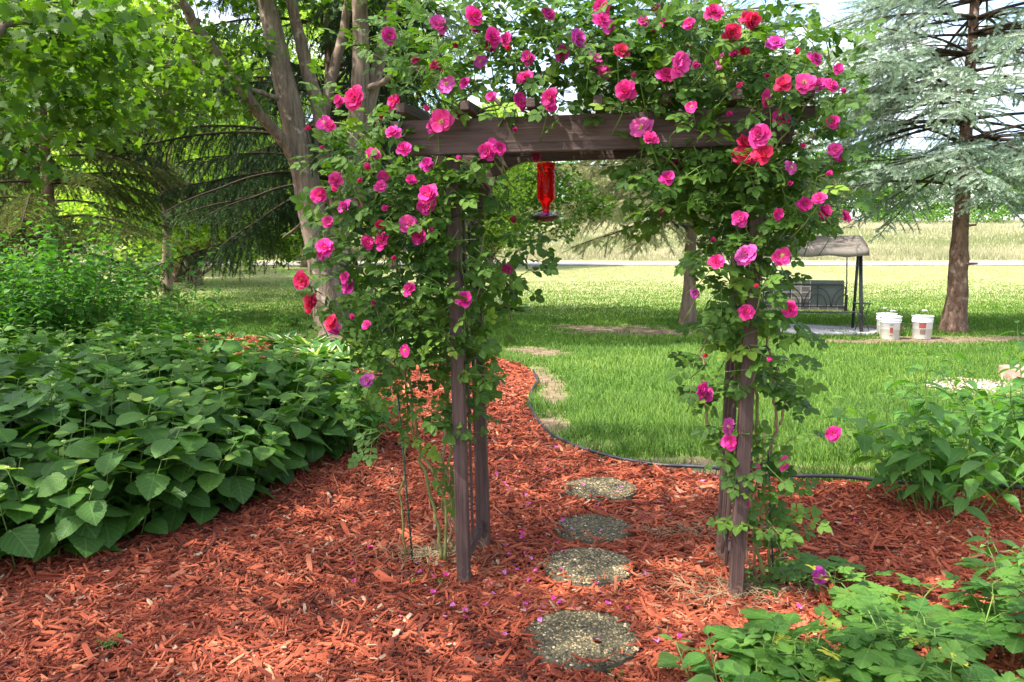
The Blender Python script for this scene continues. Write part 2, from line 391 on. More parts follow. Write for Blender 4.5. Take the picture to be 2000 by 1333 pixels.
# ------------------------------------------------------------------ ground, mulch bed, road, slab
EDGE_PX = [(2300, 975), (2000, 965), (1860, 958), (1720, 951), (1560, 941), (1400, 929), (1290, 919), (1200, 904), (1130, 885), (1080, 860), (1050, 830), (1033, 800), (1036, 776), (1050, 750), (1040, 727), (1010, 712), (960, 702)]
EDGE = [gr(*p) for p in EDGE_PX]
far_ = [gr(*p) for p in [(860, 694), (760, 685), (600, 672), (470, 655), (300, 650), (-100, 650)]]
BED = [(7.5, 0.2)]+[(7.5, EDGE[0].y)]+[(p.x, p.y) for p in EDGE]+[(p.x, p.y) for p in far_]+[(-13, far_[-1].y), (-13, .2)]
def inpoly(X, Y, poly):
    X = np.asarray(X); Y = np.asarray(Y); c = np.zeros(X.shape, bool); n = len(poly)
    for i in range(n):
        x1, y1 = poly[i]; x2, y2 = poly[(i+1) % n]
        if y1 == y2: continue
        k = ((y1 > Y) != (y2 > Y)) & (X < (x2-x1)*(Y-y1)/(y2-y1)+x1); c ^= k
    return c
def pn(x, y, f, s):
    return vnoise(np.stack([x, y, np.zeros_like(x)], 1), f, s)
SOILS = [(gr(1180, 640), 1.4, .55), (gr(1290, 650), 1.9, .65), (gr(1400, 652), 1.6, .5), (gr(1745, 668), 1.9, .38), (gr(1900, 663), 1.7, .5), (gr(1640, 640), 2.2, .5), (gr(1080, 765), .2, 1.0), (gr(1075, 825), .2, .6), (gr(1150, 872), .3, .16), (gr(1055, 735), .2, 1.0),
         (gr(1300, 902), .6, .12), (gr(1550, 920), .8, .13), (gr(1800, 700), .8, .1), (gr(1900, 760), .5, .35), (gr(640, 660), 1.2, 1.0), (gr(1050, 690), .5, .8)]
def soil(x, y):
    m = np.zeros_like(x); nn = pn(x, y, 2.4, 3)*.5+pn(x, y, 7, 4)*.3
    for c, a, b in SOILS:
        q = ((x-c.x)/a)**2+((y-c.y)/b)**2
        m = np.maximum(m, smooth(1.9, .1, q+nn*1.5))
    return m
def ground():
    ys = np.concatenate([np.arange(-8, 2, 1), np.arange(2, 22, .12), np.arange(22, 60, .5), [60.9, 61.1], np.arange(62, 112, 1.0), [115, 130, 200, 500, 1500]])
    xs = np.concatenate([[-1200, -300, -120], np.arange(-60, -8, 1.5), np.arange(-8, 12, .14), np.arange(12, 62, 1.5), [120, 300, 1200]])
    X, Y = np.meshgrid(xs, ys); x = X.ravel(); y = Y.ravel()
    z = H(x, y)+.012*pn(x, y, 3, 1)*(y > 5)
    z = np.where(inpoly(x, y, BED), z-.03, z)
    nx = len(xs); i = np.arange(len(ys)-1)[:, None]*nx+np.arange(nx-1)[None]
    Lp = np.stack([i, i+1, i+nx+1, i+nx], -1).ravel()
    mb = MB(); mb.add(np.stack([x, y, z], 1), Lp, np.full(len(Lp)//4, 4), soil(x, y))
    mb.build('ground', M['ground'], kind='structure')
ground()
def bedz(x, y): return .012*pn(x, y, 1.7, 2)+.01*pn(x, y, 5, 6)
def bed():
    bm = bmesh.new(); vs = [bm.verts.new((x, y, 0)) for x, y in BED]; f = bm.faces.new(vs)
    bmesh.ops.triangulate(bm, faces=[f])
    for _ in range(5):
        es = [e for e in bm.edges if e.calc_length() > .35]
        if not es: break
        bmesh.ops.subdivide_edges(bm, edges=es, cuts=1); bmesh.ops.triangulate(bm, faces=bm.faces[:])
    for v in bm.verts:
        x = np.array([v.co.x]); y = np.array([v.co.y]); v.co.z = float(bedz(x, y)[0])*.8+.004
    mb = MB(); mb.bm(bm); mb.build('mulch_bed', M['mulch'], kind='structure')
bed()
CHIP = (np.array([(-.5, -.5, 0), (.5, -.42, 0), (.42, .5, 0), (-.38, .42, 0), (-.42, -.46, 1), (.36, -.5, 1), (.4, .38, 1), (-.3, .5, 1), (.5, 0, .1), (-.5, .05, .1), (.44, 0, 1.1), (-.46, .02, 1.0)]),
        [(4, 5, 10, 11), (11, 10, 6, 7), (0, 1, 5, 4), (1, 8, 10, 5), (8, 2, 6, 10), (2, 3, 7, 6), (3, 9, 11, 7), (9, 0, 4, 11)],
        np.array([(-.5, -.5, 0), (.5, -.5, 0), (.5, .5, 0), (-.5, .5, 0), (-.5, -.5, 1), (.5, -.5, 1), (.5, .5, 1), (-.5, .5, 1), (.5, 0, 0), (-.5, 0, 0), (.5, 0, 1), (-.5, 0, 1)]))
STONES = []
for i, (px_, py_, wpx) in enumerate([(1137, 1240, 226), (1149, 1101, 176), (1160, 1028, 150), (1173, 951, 142)]):
    c = gr(px_, py_, .04); STONES.append((c.x, c.y, wpx*c.length/FPX*.5 if False else wpx*(c.y*cp+(CAMZ-.04)*sp)/FPX/2))
def chips():
    mb = MB()
    for (y0, y1, dens, ls) in ((1.9, 3.6, 6400, .92), (3.6, 5.6, 4200, 1.0), (5.6, 9.5, 1500, 1.3), (9.5, 14.5, 460, 1.8)):
        hw = y1*.66+.4
        n = int(dens*(y1-y0)*2*hw)
        x = rng.uniform(-hw, hw, n); y = rng.uniform(y0, y1, n)
        k = inpoly(x, y, BED) & ~((x < -1.6-(y-3.4)*-.0) & (x < -1.9+(y-3.6)*.9-.55) & (y > 3.9) & (y < 7))
        for sx, sy, sr in STONES:
            q = (x-sx)**2+(y-sy)**2
            k &= (q > (sr*(.985+.03*np.sin(5*np.arctan2(y-sy, x-sx))))**2) | (rng.random(n) < .0025) | ((q > (sr*.88)**2) & (rng.random(n) < .07))
        x = x[k]; y = y[k]; n = len(x)
        # random length, mostly splinters, a few blocks
        Ln = rng.gamma(4.2, .0105, n)*ls+.012; Wd = Ln*rng.beta(1.5, 4, n)*.38+.0022; Th = rng.uniform(.0025, .008, n)*ls
        big = rng.random(n) < .05; Wd = np.where(big, Wd*1.7, Wd); Ln = np.where(big, Ln*1.3, Ln)
        a = rng.uniform(0, 2*pi, n); el = rng.normal(0, .23, n)
        D = np.stack([np.cos(a)*np.cos(el), np.sin(a)*np.cos(el), np.sin(el)], 1)
        Nn = np.stack([rng.normal(0, .45, n), rng.normal(0, .45, n), np.ones(n)], 1)
        onst = np.zeros(n)
        for sx, sy, sr in STONES: onst = np.where((x-sx)**2+(y-sy)**2 < sr**2, .04, onst)
        z = bedz(x, y)+rng.uniform(.002, .022, n)*np.minimum(1.3, ls)+np.abs(el)*Ln*.35+onst
        r = np.clip(rng.beta(1.5, 1.6, n)*.92+.13*pn(x, y, 2.2, 9), 0, .95); r = np.where(rng.random(n) < .03, 1, r); Ln = np.where(r == 1, Ln*.6, Ln)
        mb.batch(CHIP, frames(D, Nn), np.stack([x, y, z], 1), np.stack([Wd, Ln, Th], 1), r)
    mb.build('mulch_chips', M['chips'], smooth_=False, label='red dyed shredded wood mulch covering the garden bed', cat='mulch', kind='stuff')
chips()
# road
mb = MB(); xs = np.arange(-90, 95, 3.0)
V = []; F = []
for i, x in enumerate(xs):
    for y in (52.5, 59.5): V.append((x, y, float(H(x, y))+.03))
    if i: F.append((2*i-2, 2*i, 2*i+1, 2*i-1))
mb.faces(V, F); 
m_, t_, o_ = newmat('pale road'); p_ = princ(t_, mixc(t_, (.19, .175, .165), (.26, .24, .225), noise(t_, objco(t_), .8, 5)), .9, .2); t_.links.new(p_.outputs[0], o_.inputs[0])
mb.build('road', m_, kind='structure')
# paved slab under the swing
mb = MB(); out = [gr(*p) for p in [(1440, 641), (1500, 637.5), (1560, 638), (1640, 643), (1700, 646), (1722, 651), (1705, 657), (1620, 656), (1520, 652), (1450, 650)]]
n = len(out)
mb.faces([(p.x, p.y, .05) for p in out]+[(p.x, p.y, -.05) for p in out], [tuple(range(n))[::-1]]+[(i, (i+1) % n, n+(i+1) % n, n+i) for i in range(n)])
mb.build('paved_slab', plain('pale concrete', (.42, .40, .42), .9, .2, .3, 6), smooth_=False, kind='structure')

# grass
BL = (np.array([(-.5, 0, 0), (.5, 0, 0), (-.36, .5, .0), (.36, .5, .0), (0, 1, 0)]), [(0, 1, 3, 2), (2, 3, 4)], np.array([(0, 0, 0)]*5))
BL2 = (np.array([(-.5, 0, 0), (.5, 0, 0), (-.42, .4, 0), (.42, .4, 0), (-.28, .75, -.12), (.28, .75, -.12), (0, 1, -.34)]), [(0, 1, 3, 2), (2, 3, 5, 4), (4, 5, 6)], np.zeros((7, 3)))
def grass_zone(mb, y0, y1, dens, h, wd, tpl=BL, clear=True, xr=None, rb=0.0, fade=None):
    hw = y1*.70+.6; n = int(dens*(y1-y0)*2*hw)
    x = rng.uniform(-hw, hw, n) if xr is None else rng.uniform(*xr, n); y = rng.uniform(y0, y1, n)
    if xr is not None: x = x[:int(n*(xr[1]-xr[0])/(2*hw))]; y = y[:len(x)]; n = len(x)
    clump = pn(x, y, 3.1, 5)
    k = ~inpoly(x, y, BED) & (rng.random(n) > soil(x, y)*.93)
    if fade: k &= rng.random(n) < smooth(fade[0], fade[1], y+2.5*pn(x, y, .5, 3))
    x = x[k]; y = y[k]; clump = clump[k]; n = len(x)
    a = rng.uniform(0, 2*pi, n); tilt = rng.uniform(.05, .75, n)
    D = np.stack([np.cos(a)*np.sin(tilt), np.sin(a)*np.sin(tilt), np.cos(tilt)], 1)
    Nn = np.stack([-D[:, 0]*.3+rng.normal(0, .5, n), -1+rng.normal(0, .5, n), rng.normal(0, .3, n)], 1)
    sh = pn(x, y, 1.1, 12)
    hh = h*rng.uniform(.5, 1.25, n)*(1+.28*clump)*(1-.6*soil(x, y))
    r = np.clip(rng.random(n)*.72+.1+.16*sh+rb, 0, 1)
    T = np.stack([x, y, H(x, y)-.005], 1)
    mb.batch(tpl, frames(D, Nn), T, np.stack([np.full(n, wd)*rng.uniform(.7, 1.3, n), hh, hh], 1), r)
mb = MB()
grass_zone(mb, 4.7, 8.0, 2600, .12, .0065, BL2, xr=(-.5, 6.4))
grass_zone(mb, 8.0, 12.5, 1500, .10, .009, BL2, xr=(-1.2, 9))
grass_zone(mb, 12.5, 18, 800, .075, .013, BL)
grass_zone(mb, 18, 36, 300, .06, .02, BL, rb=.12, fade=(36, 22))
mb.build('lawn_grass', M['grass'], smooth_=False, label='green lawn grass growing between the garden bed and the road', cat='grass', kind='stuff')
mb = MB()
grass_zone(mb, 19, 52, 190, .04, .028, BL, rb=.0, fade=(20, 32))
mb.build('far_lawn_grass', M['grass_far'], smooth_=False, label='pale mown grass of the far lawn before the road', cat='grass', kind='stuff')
def meadow():
    mb = MB(); n = 150000
    y = 61.5+47*rng.random(n)**1.3; x = rng.uniform(-1, 1, n)*(y*.7+4)
    a = rng.uniform(0, 2*pi, n); tilt = rng.uniform(0, .4, n)
    D = np.stack([np.cos(a)*np.sin(tilt), np.sin(a)*np.sin(tilt), np.cos(tilt)], 1)
    Nn = np.stack([rng.normal(0, .5, n), -np.ones(n), rng.normal(0, .3, n)], 1)
    pt = pn(x, y, .23, 4); pt2 = pn(x, y*2.5, .08, 8)
    hh = rng.uniform(.22, .55, n)*(1+.4*pt)
    band = smooth(64, 72, y)*smooth(100, 84, y)
    r = np.clip(.68+.2*rng.normal(size=n)-.22*pt-.2*pt2-.42*band, 0, 1)
    mb.batch(BL, frames(D, Nn), np.stack([x, y, H(x, y)], 1), np.stack([rng.uniform(.03, .07, n), hh, hh], 1), r)
    mb.build('meadow_grass', M['meadow_g'], smooth_=False, label='tall dry tan and green meadow grass on the slope beyond the road', cat='meadow grass', kind='stuff')
meadow()

# lawn edging
t = MB(); pts = [Vector((p.x, p.y, .045)) for p in EDGE[1:-2]]
fine = []
for a, b in zip(pts[:-1], pts[1:]):
    for k in range(5): q = a.lerp(b, k/5); q.z += .008*sin(q.x*9+q.y*5); fine.append(q)
t.tube(fine, .013, 8)
tag(t.build('lawn_edging', M['edging']), 'black plastic edging strip curving between red mulch and lawn', 'edging')

# stepping stones
m, tt, out = newmat('aggregate stone base'); n1 = noise(tt, objco(tt), 90, 5)
p = princ(tt, mixc(tt, (.05, .048, .03), (.13, .12, .08), n1), .9, .2, bump(tt, n1, .5, .003)); tt.links.new(p.outputs[0], out.inputs[0]); M['stone'] = m
m, tt, out = newmat('aggregate pebbles'); rr_ = ramp(tt, [(.03, .028, .015), (.10, .085, .045), (.22, .175, .09), (.38, .27, .13), (.58, .48, .32)], [0, .35, .62, .85, 1])
tt.links.new(attr(tt, 'rnd').outputs['Fac'], rr_.inputs[0]); p = princ(tt, rr_.outputs[0], .6, .35); tt.links.new(p.outputs[0], out.inputs[0]); M['pebble'] = m
bm = bmesh.new(); bmesh.ops.create_icosphere(bm, subdivisions=1, radius=1); bm.verts.index_update()
PEB = (np.array([tuple(v.co) for v in bm.verts]), [[v.index for v in f.verts] for f in bm.faces], np.zeros((len(bm.verts), 3))); bm.free()
slab_lab = ['largest round pebbled stepping stone nearest the viewer', 'second nearest round pebbled stepping stone, level with the left post of the arbor',
            'third round pebbled stepping stone, second farthest from the viewer', 'smallest round pebbled stepping stone, farthest and next to the lawn edging']
for i, (sx, sy, sr) in enumerate(STONES):
    th = thing('stepping_stone', slab_lab[i], 'stepping stone', (sx, sy, 0), i*1.3, 'round stepping stones in the mulch')
    mb = MB(); S_ = 40
    prof = [(0, .038), (.9*sr, .038), (.975*sr, .034), (sr, .022), (sr*1.0, -.02)]
    V = [(0, 0, .038)]; F = []
    for r_, z_ in prof[1:]:
        for k in range(S_): V.append((cos(2*pi*k/S_)*r_, sin(2*pi*k/S_)*r_, z_))
    F += [(0, 1+k, 1+(k+1) % S_) for k in range(S_)]
    for j in range(len(prof)-2):
        for k in range(S_): a = 1+j*S_; F.append((a+k, a+S_+k, a+S_+(k+1) % S_, a+(k+1) % S_))
    mb.faces(V, F); mb.build('slab', M['stone'], th)
    n = int(15500*pi*sr*sr); r_ = sr*np.sqrt(rng.random(n)); a = rng.uniform(0, 2*pi, n)
    T = np.stack([r_*np.cos(a), r_*np.sin(a), np.where(r_ < .92*sr, .0385, .034)], 1)
    pr = MB(); s = rng.gamma(9, .00048, n)
    D = np.stack([np.cos(a*7), np.sin(a*7), np.zeros(n)], 1)
    pr.batch(PEB, frames(D, np.tile([0, 0, 1.], (n, 1))), T, np.stack([s, s*rng.uniform(1, 1.6, n), s*.7], 1), np.clip(rng.normal(.42+.12*math.sin(i*2), .26, n), 0, 1))
    pr.build('pebble_surface', M['pebble'], th, kind='stuff')

# ------------------------------------------------------------------ arbor
fl = gr(903, 1141); fr = gr(1436, 1174); fl.x -= .03; fr.x += .04
ax = Vector((fr.x-fl.x, fr.y-fl.y, 0)); AW = ax.length; RZ = math.atan2(ax.y, ax.x)
AD = .47; PW = .058
print('arbor width', AW, 'rot', math.degrees(RZ), fl, fr)
arb = thing('garden_arbor', 'dark brown wooden garden arbor standing in the red mulch under climbing roses', 'arbor', (fl.x, fl.y, 0), RZ)
LEAN = .012
def post(x, y, z1, lean):
    mb = MB(); mb.box((-PW/2, -PW/2, -.05), (PW/2, PW/2, z1), bev=.004)
    for v in mb.v: v[:, 0] += x+(z1-v[:, 2])*lean; v[:, 1] += y
    return mb.build('post', M['wood_z'], arb, smooth_=False)
BZ = 1.968; BT = BZ+.146
post(0, 0, BZ, 0.02); post(0, AD, BZ+.05, 0.027); post(AW, 0, BZ, -.02); post(AW, AD, BZ+.05, -.02)
def beam(y, z0, z1, x0, x1):
    bm = bmesh.new(); th = .038; hh = z1-z0
    def end(xe, s):
        pts = []
        for k in range(7):     # concave quarter cut in the lower corner
            a = pi/2*k/6; pts.append((xe-s*.0+s*(.085*(sin(a))-.0), z1-.05-(hh-.05)*(1-cos(a)) if False else z1-.055-(hh-.055)*(k/6)**1.0))
        return pts
    P = []
    P.append((x0, z1)); P.append((x0, z1-.035))
    for k in range(8):
        a = pi/2*k/7; P.append((x0+.012+.075*sin(a), z0+(hh-.045)*cos(a)))
    for k in range(7, -1, -1):
        a = pi/2*k/7; P.append((x1-.012-.075*sin(a), z0+(hh-.045)*cos(a)))
    P.append((x1, z1-.035)); P.append((x1, z1))
    f = bm.faces.new([bm.verts.new((px_, y-th/2, pz_)) for px_, pz_ in P][::-1])
    r = bmesh.ops.extrude_face_region(bm, geom=[f]); 
    for e in r['geom']:
        if isinstance(e, bmesh.types.BMVert): e.co.y += th
    bmesh.ops.recalc_face_normals(bm, faces=bm.faces)
    bmesh.ops.bevel(bm, geom=[e for e in bm.edges if abs(e.verts[0].co.y-e.verts[1].co.y) < 1e-6], offset=.003, segments=2, affect='EDGES')
    mb = MB(); mb.bm(bm)
    for v in mb.v: v[:, 2] += v[:, 0]*.014
    return mb
beam(-PW/2-.0195, BZ-.002, BT, -.26, AW+.20).build('beam', M['wood_x'], arb, smooth_=False)
beam(AD+PW/2+.0195, BZ+.022, BT+.04, -.285, AW+.24).build('beam', M['wood_x'], arb, smooth_=False)
for k in range(7):
    x = -.185+k*(AW+.34)/6.0
    mb = MB(); mb.box((x-.019, -.17, 0), (x+.019, AD+.19, .062), bev=.004)
    for v in mb.v:
        tt_ = np.clip((-.10-v[:, 1])/.07, 0, 1)
        v[:, 2] = np.where((v[:, 2] < .03), v[:, 2]+tt_*.024, v[:, 2])
        v[:, 2] += BT+.003+(v[:, 1]+.05)*.04/(AD+.1)+x*.014
    mb.build('rafter', M['wood_y'], arb, smooth_=False)
for sgn, xp in ((1, PW/2), (-1, AW-PW/2)):
    # curved brace in the back frame
    bm = bmesh.new(); r0, r1 = .235, .305; th = .04; outp = []; inn = []
    for k in range(13):
        a = pi/2*k/12
        cx, cz = xp+sgn*.275, BZ-.245
        inn.append((cx-sgn*cos(a)*r0*1.02, cz+sin(a)*r0*1.15)); outp.append((min(cx-sgn*cos(a)*r1, 1e9), cz+sin(a)*r1*1.05))
    inn[0] = (inn[0][0], cz-.02)
    outp = [(max(q[0], xp+.001) if sgn > 0 else min(q[0], xp-.001), min(q[1], BZ+.043)) for q in outp]
    P = outp+inn[::-1]
    f = bm.faces.new([bm.verts.new((a_, AD-th/2, b_)) for a_, b_ in P])
    r = bmesh.ops.extrude_face_region(bm, geom=[f])
    for e in r['geom']:
        if isinstance(e, bmesh.types.BMVert): e.co.y += th
    bmesh.ops.recalc_face_normals(bm, faces=bm.faces)
    mb = MB(); mb.bm(bm); mb.build('curved_brace', M['wood_x'], arb, smooth_=False)
for xs_ in (0, AW):
    for z0 in (.10, 1.02, 1.86):
        mb = MB(); mb.box((xs_-.015, PW/2+.001, z0), (xs_+.015, AD-PW/2-.001, z0+.055), bev=.002)
        for v in mb.v: v[:, 0] += (BZ-v[:, 2])*(.022 if xs_ == 0 else -.02)
        mb.build('trellis_rail', M['wood_y'], arb, smooth_=False)
    for k in range(2):
        y = PW/2+(AD-PW)*(k+1)/3
        mb = MB(); mb.box((xs_+.020 if xs_ == 0 else xs_-.033, y-.013, .101), (xs_+.031 if xs_ == 0 else xs_-.020, y+.013, 1.915), bev=.002)
        for v in mb.v: v[:, 0] += (BZ-v[:, 2])*(.022 if xs_ == 0 else -.02)-(.016 if xs_ == 0 else 0)
        mb.build('trellis_slat', M['wood_z'], arb, smooth_=False)

# ------------------------------------------------------------------ hummingbird feeder
fp = at(1067, 318, 3.84)
fd = thing('hummingbird_feeder', 'red glass bottle hummingbird feeder hanging under the arbor beam', 'bird feeder', (fp.x, fp.y, 0))
def lathe(prof, n=28, cx=0, cy=0):
    V = []; F = []
    for r_, z_ in prof:
        for k in range(n): V.append((cx+cos(2*pi*k/n)*r_, cy+sin(2*pi*k/n)*r_, z_))
    for j in range(len(prof)-1):
        for k in range(n): F.append((j*n+k, j*n+(k+1) % n, (j+1)*n+(k+1) % n, (j+1)*n+k))
    F.append(tuple(range(n))[::-1]); F.append(tuple((len(prof)-1)*n+k for k in range(n)))
    return V, F
zt = fp.z; zb = at(1067, 434, 3.84).z; hh = zt-zb
print('feeder z', zt, zb)
m, t, out = newmat('red glass')
nn_ = noise(t, objco(t, (1, 1, 1)), 35, 3); vv_ = t.nodes.new('ShaderNodeTexVoronoi'); vv_.inputs['Scale'].default_value = 70; t.links.new(objco(t), vv_.inputs['Vector'])
p = princ(t, (.75, .006, .006), .06, .6, bump(t, vv_.outputs['Distance'], .5, .004)); p.inputs['Transmission Weight'].default_value = .75
p.inputs['IOR'].default_value = 1.2; t.links.new(p.outputs[0], out.inputs[0]); M['redglass'] = m
rB = .046
prof = [(.001, zt-.002), (rB*.9, zt-.002), (rB, zt-.006), (rB, zt-.018), (rB*.93, zt-.022), (rB*.97, zt-.028), (rB*.93, zt-.034), (rB*.96, zt-.05), (rB*.98, zt-.145), (rB*.96, zt-.165), (rB*.8, zt-.180), (rB*.5, zt-.192), (rB*.44, zt-.205), (rB*.36, zt-.235), (rB*.42, zt-.238), (rB*.42, zt-.246), (.001, zt-.246)]
mb = MB(); mb.faces(*lathe(prof[::-1], 32)); mb.build('bottle', M['redglass'], fd)
mb = MB(); zd = zb+.005
mb.faces(*lathe([(.001, zd-.004), (.03, zd-.004), (.062, zd+.010), (.071, zd+.018), (.071, zd+.022), (.062, zd+.020), (.03, zd+.026), (.02, zd+.04), (.017, zt-.240), (.001, zt-.240)], 32)); mb.build('base_dish', plain('dark feeder base', (.05, .02, .018), .25, .6), fd)
for k in range(6):
    a = 2*pi*k/6+.3; mb = MB(); V = [(0, 0, .004)]; F = []
    for j in range(15):
        b = 2*pi*j/15; rr = .0135*(1+.28*cos(5*b)); V.append((cos(b)*rr, sin(b)*rr, .009)); 
    F = [(0, 1+j, 1+(j+1) % 15) for j in range(15)]
    V2 = [(x, y, z-.006) for x, y, z in V]; F2 = [tuple(i+16 for i in f[::-1]) for f in F]
    F3 = [(1+j, 17+j, 17+(j+1) % 15, 1+(j+1) % 15) for j in range(15)]
    A = np.array(V+V2) @ np.array(Matrix.Rotation(.5, 3, 'Y')).T @ np.array(Matrix.Rotation(a, 3, 'Z')).T
    A += np.array((cos(a)*.046, sin(a)*.046, zd+.028)); mb.faces(A, F+F2+F3)
    mb.build('flower_port', plain('flower port', (.62, .05, .38) if k == 4 else (.45, .45, .50), .3, .5), fd)
mb = MB(); mb.tube([(0, 0, zt-.003), (0, 0, zt+.02), (.006, 0, zt+.035), (0, 0, zt+.05), (0, 0, BZ+.06)], .0016, 6)
mb.build('hanging_wire', M['black'], fd)

# ------------------------------------------------------------------ climbing roses
def petal_mesh():
    out = []
    for seed in range(5):
        r = random.Random(seed+3); mb = MB()
        rings = [(7, .53, -.02, .02), (7, .43, .26, .05), (6, .33, .58, .07), (4, .20, .95, .08)] if seed < 3 else [(6, .54, -.02, .02), (5, .42, .2, .05)]
        if seed == 4: rings = [(5, .62, 1.28, .03), (4, .5, 1.42, .02)]
        for (cnt, ln, tilt, cz) in rings:
            off = r.random()*3
            for k in range(cnt):
                a = off+2*pi*k/cnt+r.uniform(-.25, .25); V = []; F = []; U = []
                tl = tilt+r.uniform(-.25, .28); L_ = ln*r.uniform(.78, 1.14); nr, nc = 5, 4; wv = r.random()*6
                for i in range(nr+1):
                    s = i/nr; wdt = (.16+.84*sin(min(1, s*1.12)*pi*.62)**.8)*L_*.50*(1 if s < .99 else .72)
                    for j in range(nc+1):
                        q = -1+2*j/nc; y = s*L_*(1-(.16*q*q if s > .7 else 0)+(.05 if (s > .9 and q == 0) else 0)-(.07 if s > .9 and q == 0 and r.random() < .7 else 0))
                        z = .03+cz*.3+L_*(.32*s*s*(tl*1.6))+.10*q*q*L_*s-.10*L_*max(0, s-.7)*2+.05*sin(q*5+wv+s*6)*s
                        V.append((q*wdt, y*cos(tl), z+y*sin(tl))); U.append((q, s, 0))
                for i in range(nr):
                    for j in range(nc): b = i*(nc+1)+j; F.append((b, b+1, b+nc+2, b+nc+1))
                A = np.array(V) @ np.array(Matrix.Rotation(a, 3, 'Z')).T
                mb.faces(A, F, r.random(), np.array(U))
        out.append(mb)
    return out
m, t, out = newmat('rose petal')
oi = t.nodes.new('ShaderNodeObjectInfo'); u = attr(t, 'luv'); sx = t.nodes.new('ShaderNodeSeparateXYZ'); t.links.new(u.outputs['Vector'], sx.inputs[0])
pale = mixc(t, oi.outputs['Color'], (.9, .62, .74), .85)
k = ramp(t, [(.7, .7, .7), (.08, .08, .08), (0, 0, 0), (.10, .10, .10)], [0, .28, .6, 1]); t.links.new(sx.outputs[1], k.inputs[0])
col = mixc(t, oi.outputs['Color'], pale, k.outputs[0])
col = mixc(t, col, mixc(t, col, (.55, .5, .6), 1, 'MULTIPLY'), math_(t, 'MULTIPLY', attr(t, 'rnd').outputs['Fac'], .95))
p = princ(t, col, .6, .25); tr = t.nodes.new('ShaderNodeBsdfTranslucent'); t.links.new(col, tr.inputs[0]); ms = t.nodes.new('ShaderNodeMixShader'); ms.inputs[0].default_value = .32
t.links.new(p.outputs[0], ms.inputs[1]); t.links.new(tr.outputs[0], ms.inputs[2]); t.links.new(ms.outputs[0], out.inputs[0]); M['petal'] = m
M['stamen'] = plain('stamens', (.75, .55, .08), .7, .2, .4, 200)
PET = []
for i, mb in enumerate(petal_mesh()):
    o = mb.build('bloom_tmp', M['petal']); PET.append(o.data); bpy.data.objects.remove(o)
mb = MB(); r = random.Random(2)
for k in range(26):
    a = r.random()*6.28; q = .11*math.sqrt(r.random()); mb.tube([(cos(a)*q*.4, sin(a)*q*.4, .06), (cos(a)*q, sin(a)*q, .15), (cos(a)*q*1.1, sin(a)*q*1.1, .17)], [.006, .006, .016], 4)
o = mb.build('st_tmp', M['stamen']); STM = o.data; bpy.data.objects.remove(o)

def adepth(px_): return 3.66-(px_-903)/533*.19
BLO = """688,189,44 660,196,22 766,196,30 762,70,30 631,238,30 644,244,22 766,255,28 788,287,26 833,319,28 860,237,42 845,243,30 871,163,34w 850,132,26d 812,113,22 857,45,32w
930,30,34 932,52,24d 728,299,28 652,350,28 622,379,32 751,348,28 743,362,22 803,350,22 834,378,42 833,402,34 798,438,34w 818,461,32 671,404,28 699,390,24 640,432,24 632,480,34 624,496,26
742,440,22r 741,468,34 720,473,28 586,547,34r 676,557,32 670,540,22 604,585,30r 602,598,28r 645,628,32r 648,642,26 797,562,28 907,583,32 789,685,26 716,743,26p 962,284,32 948,296,34 977,290,26 714,633,20
965,70,32 960,88,24d 938,120,26w 985,75,24 1030,112,26 1025,148,34 1018,197,30 1072,190,32 1078,206,24 1073,25,28 958,188,22 1133,74,32w 1100,103,28 1045,306,20d 990,528,22d 1004,434,18d 900,222,26d
905,160,22 720,330,18 684,212,16 757,405,16 632,292,15 608,252,14r 655,372,14 745,228,15r 700,355,14 770,505,15 845,452,14 690,622,15 995,95,15r 892,92,15 835,215,15 1005,255,14 900,310,14 730,590,14"""
BLO2 = """1166,110,28w 1176,138,38w 1216,97,30r 1170,15,36 1178,36,32 1188,52,26 1219,177,36 1176,203,18r 1302,142,32 1331,126,42w 1250,247,44w 1270,268,30 1290,20,32d 1300,40,22 1345,45,24 1395,18,34 1410,117,34w
1430,64,32r 1472,40,36r 1458,33,26r 1515,80,32w 1500,193,34 1530,228,34 1530,160,34r 1572,158,38 1600,162,26 1627,165,28 1595,112,28 1638,133,20 1457,100,26r 1350,208,22 1480,262,42 1458,276,32r
1452,303,40r 1491,299,38r 1548,327,28w 1323,322,30d 1304,346,28 1294,413,20d 1633,292,28 1638,306,20 1625,238,26 1573,400,30 1600,385,26 1613,413,30 1655,422,26 1443,426,32 1522,418,24
1455,495,42w 1529,500,34 1400,507,28 1357,574,20p 1457,607,30 1543,604,30 1376,772,34 1374,762,28 1425,833,34w 1425,863,34 1468,917,32 1534,907,32 1457,984,34 1628,849,28 1605,1127,34p 1425,112,18 1365,130,18 1256,40,20 1380,695,14r 1240,150,15 1275,62,15r 1420,225,15 1498,150,15 1555,105,14r 1650,180,15 1565,285,14 1615,340,15 1540,360,15 1390,470,14 1480,560,14r 1500,700,14 1350,90,15 1440,170,15 1325,250,14"""
COLS = {'': (.90, .026, .32), 'w': (.90, .08, .44), 'r': (.88, .018, .12), 'd': (.50, .010, .13), 'p': (.62, .06, .38)}
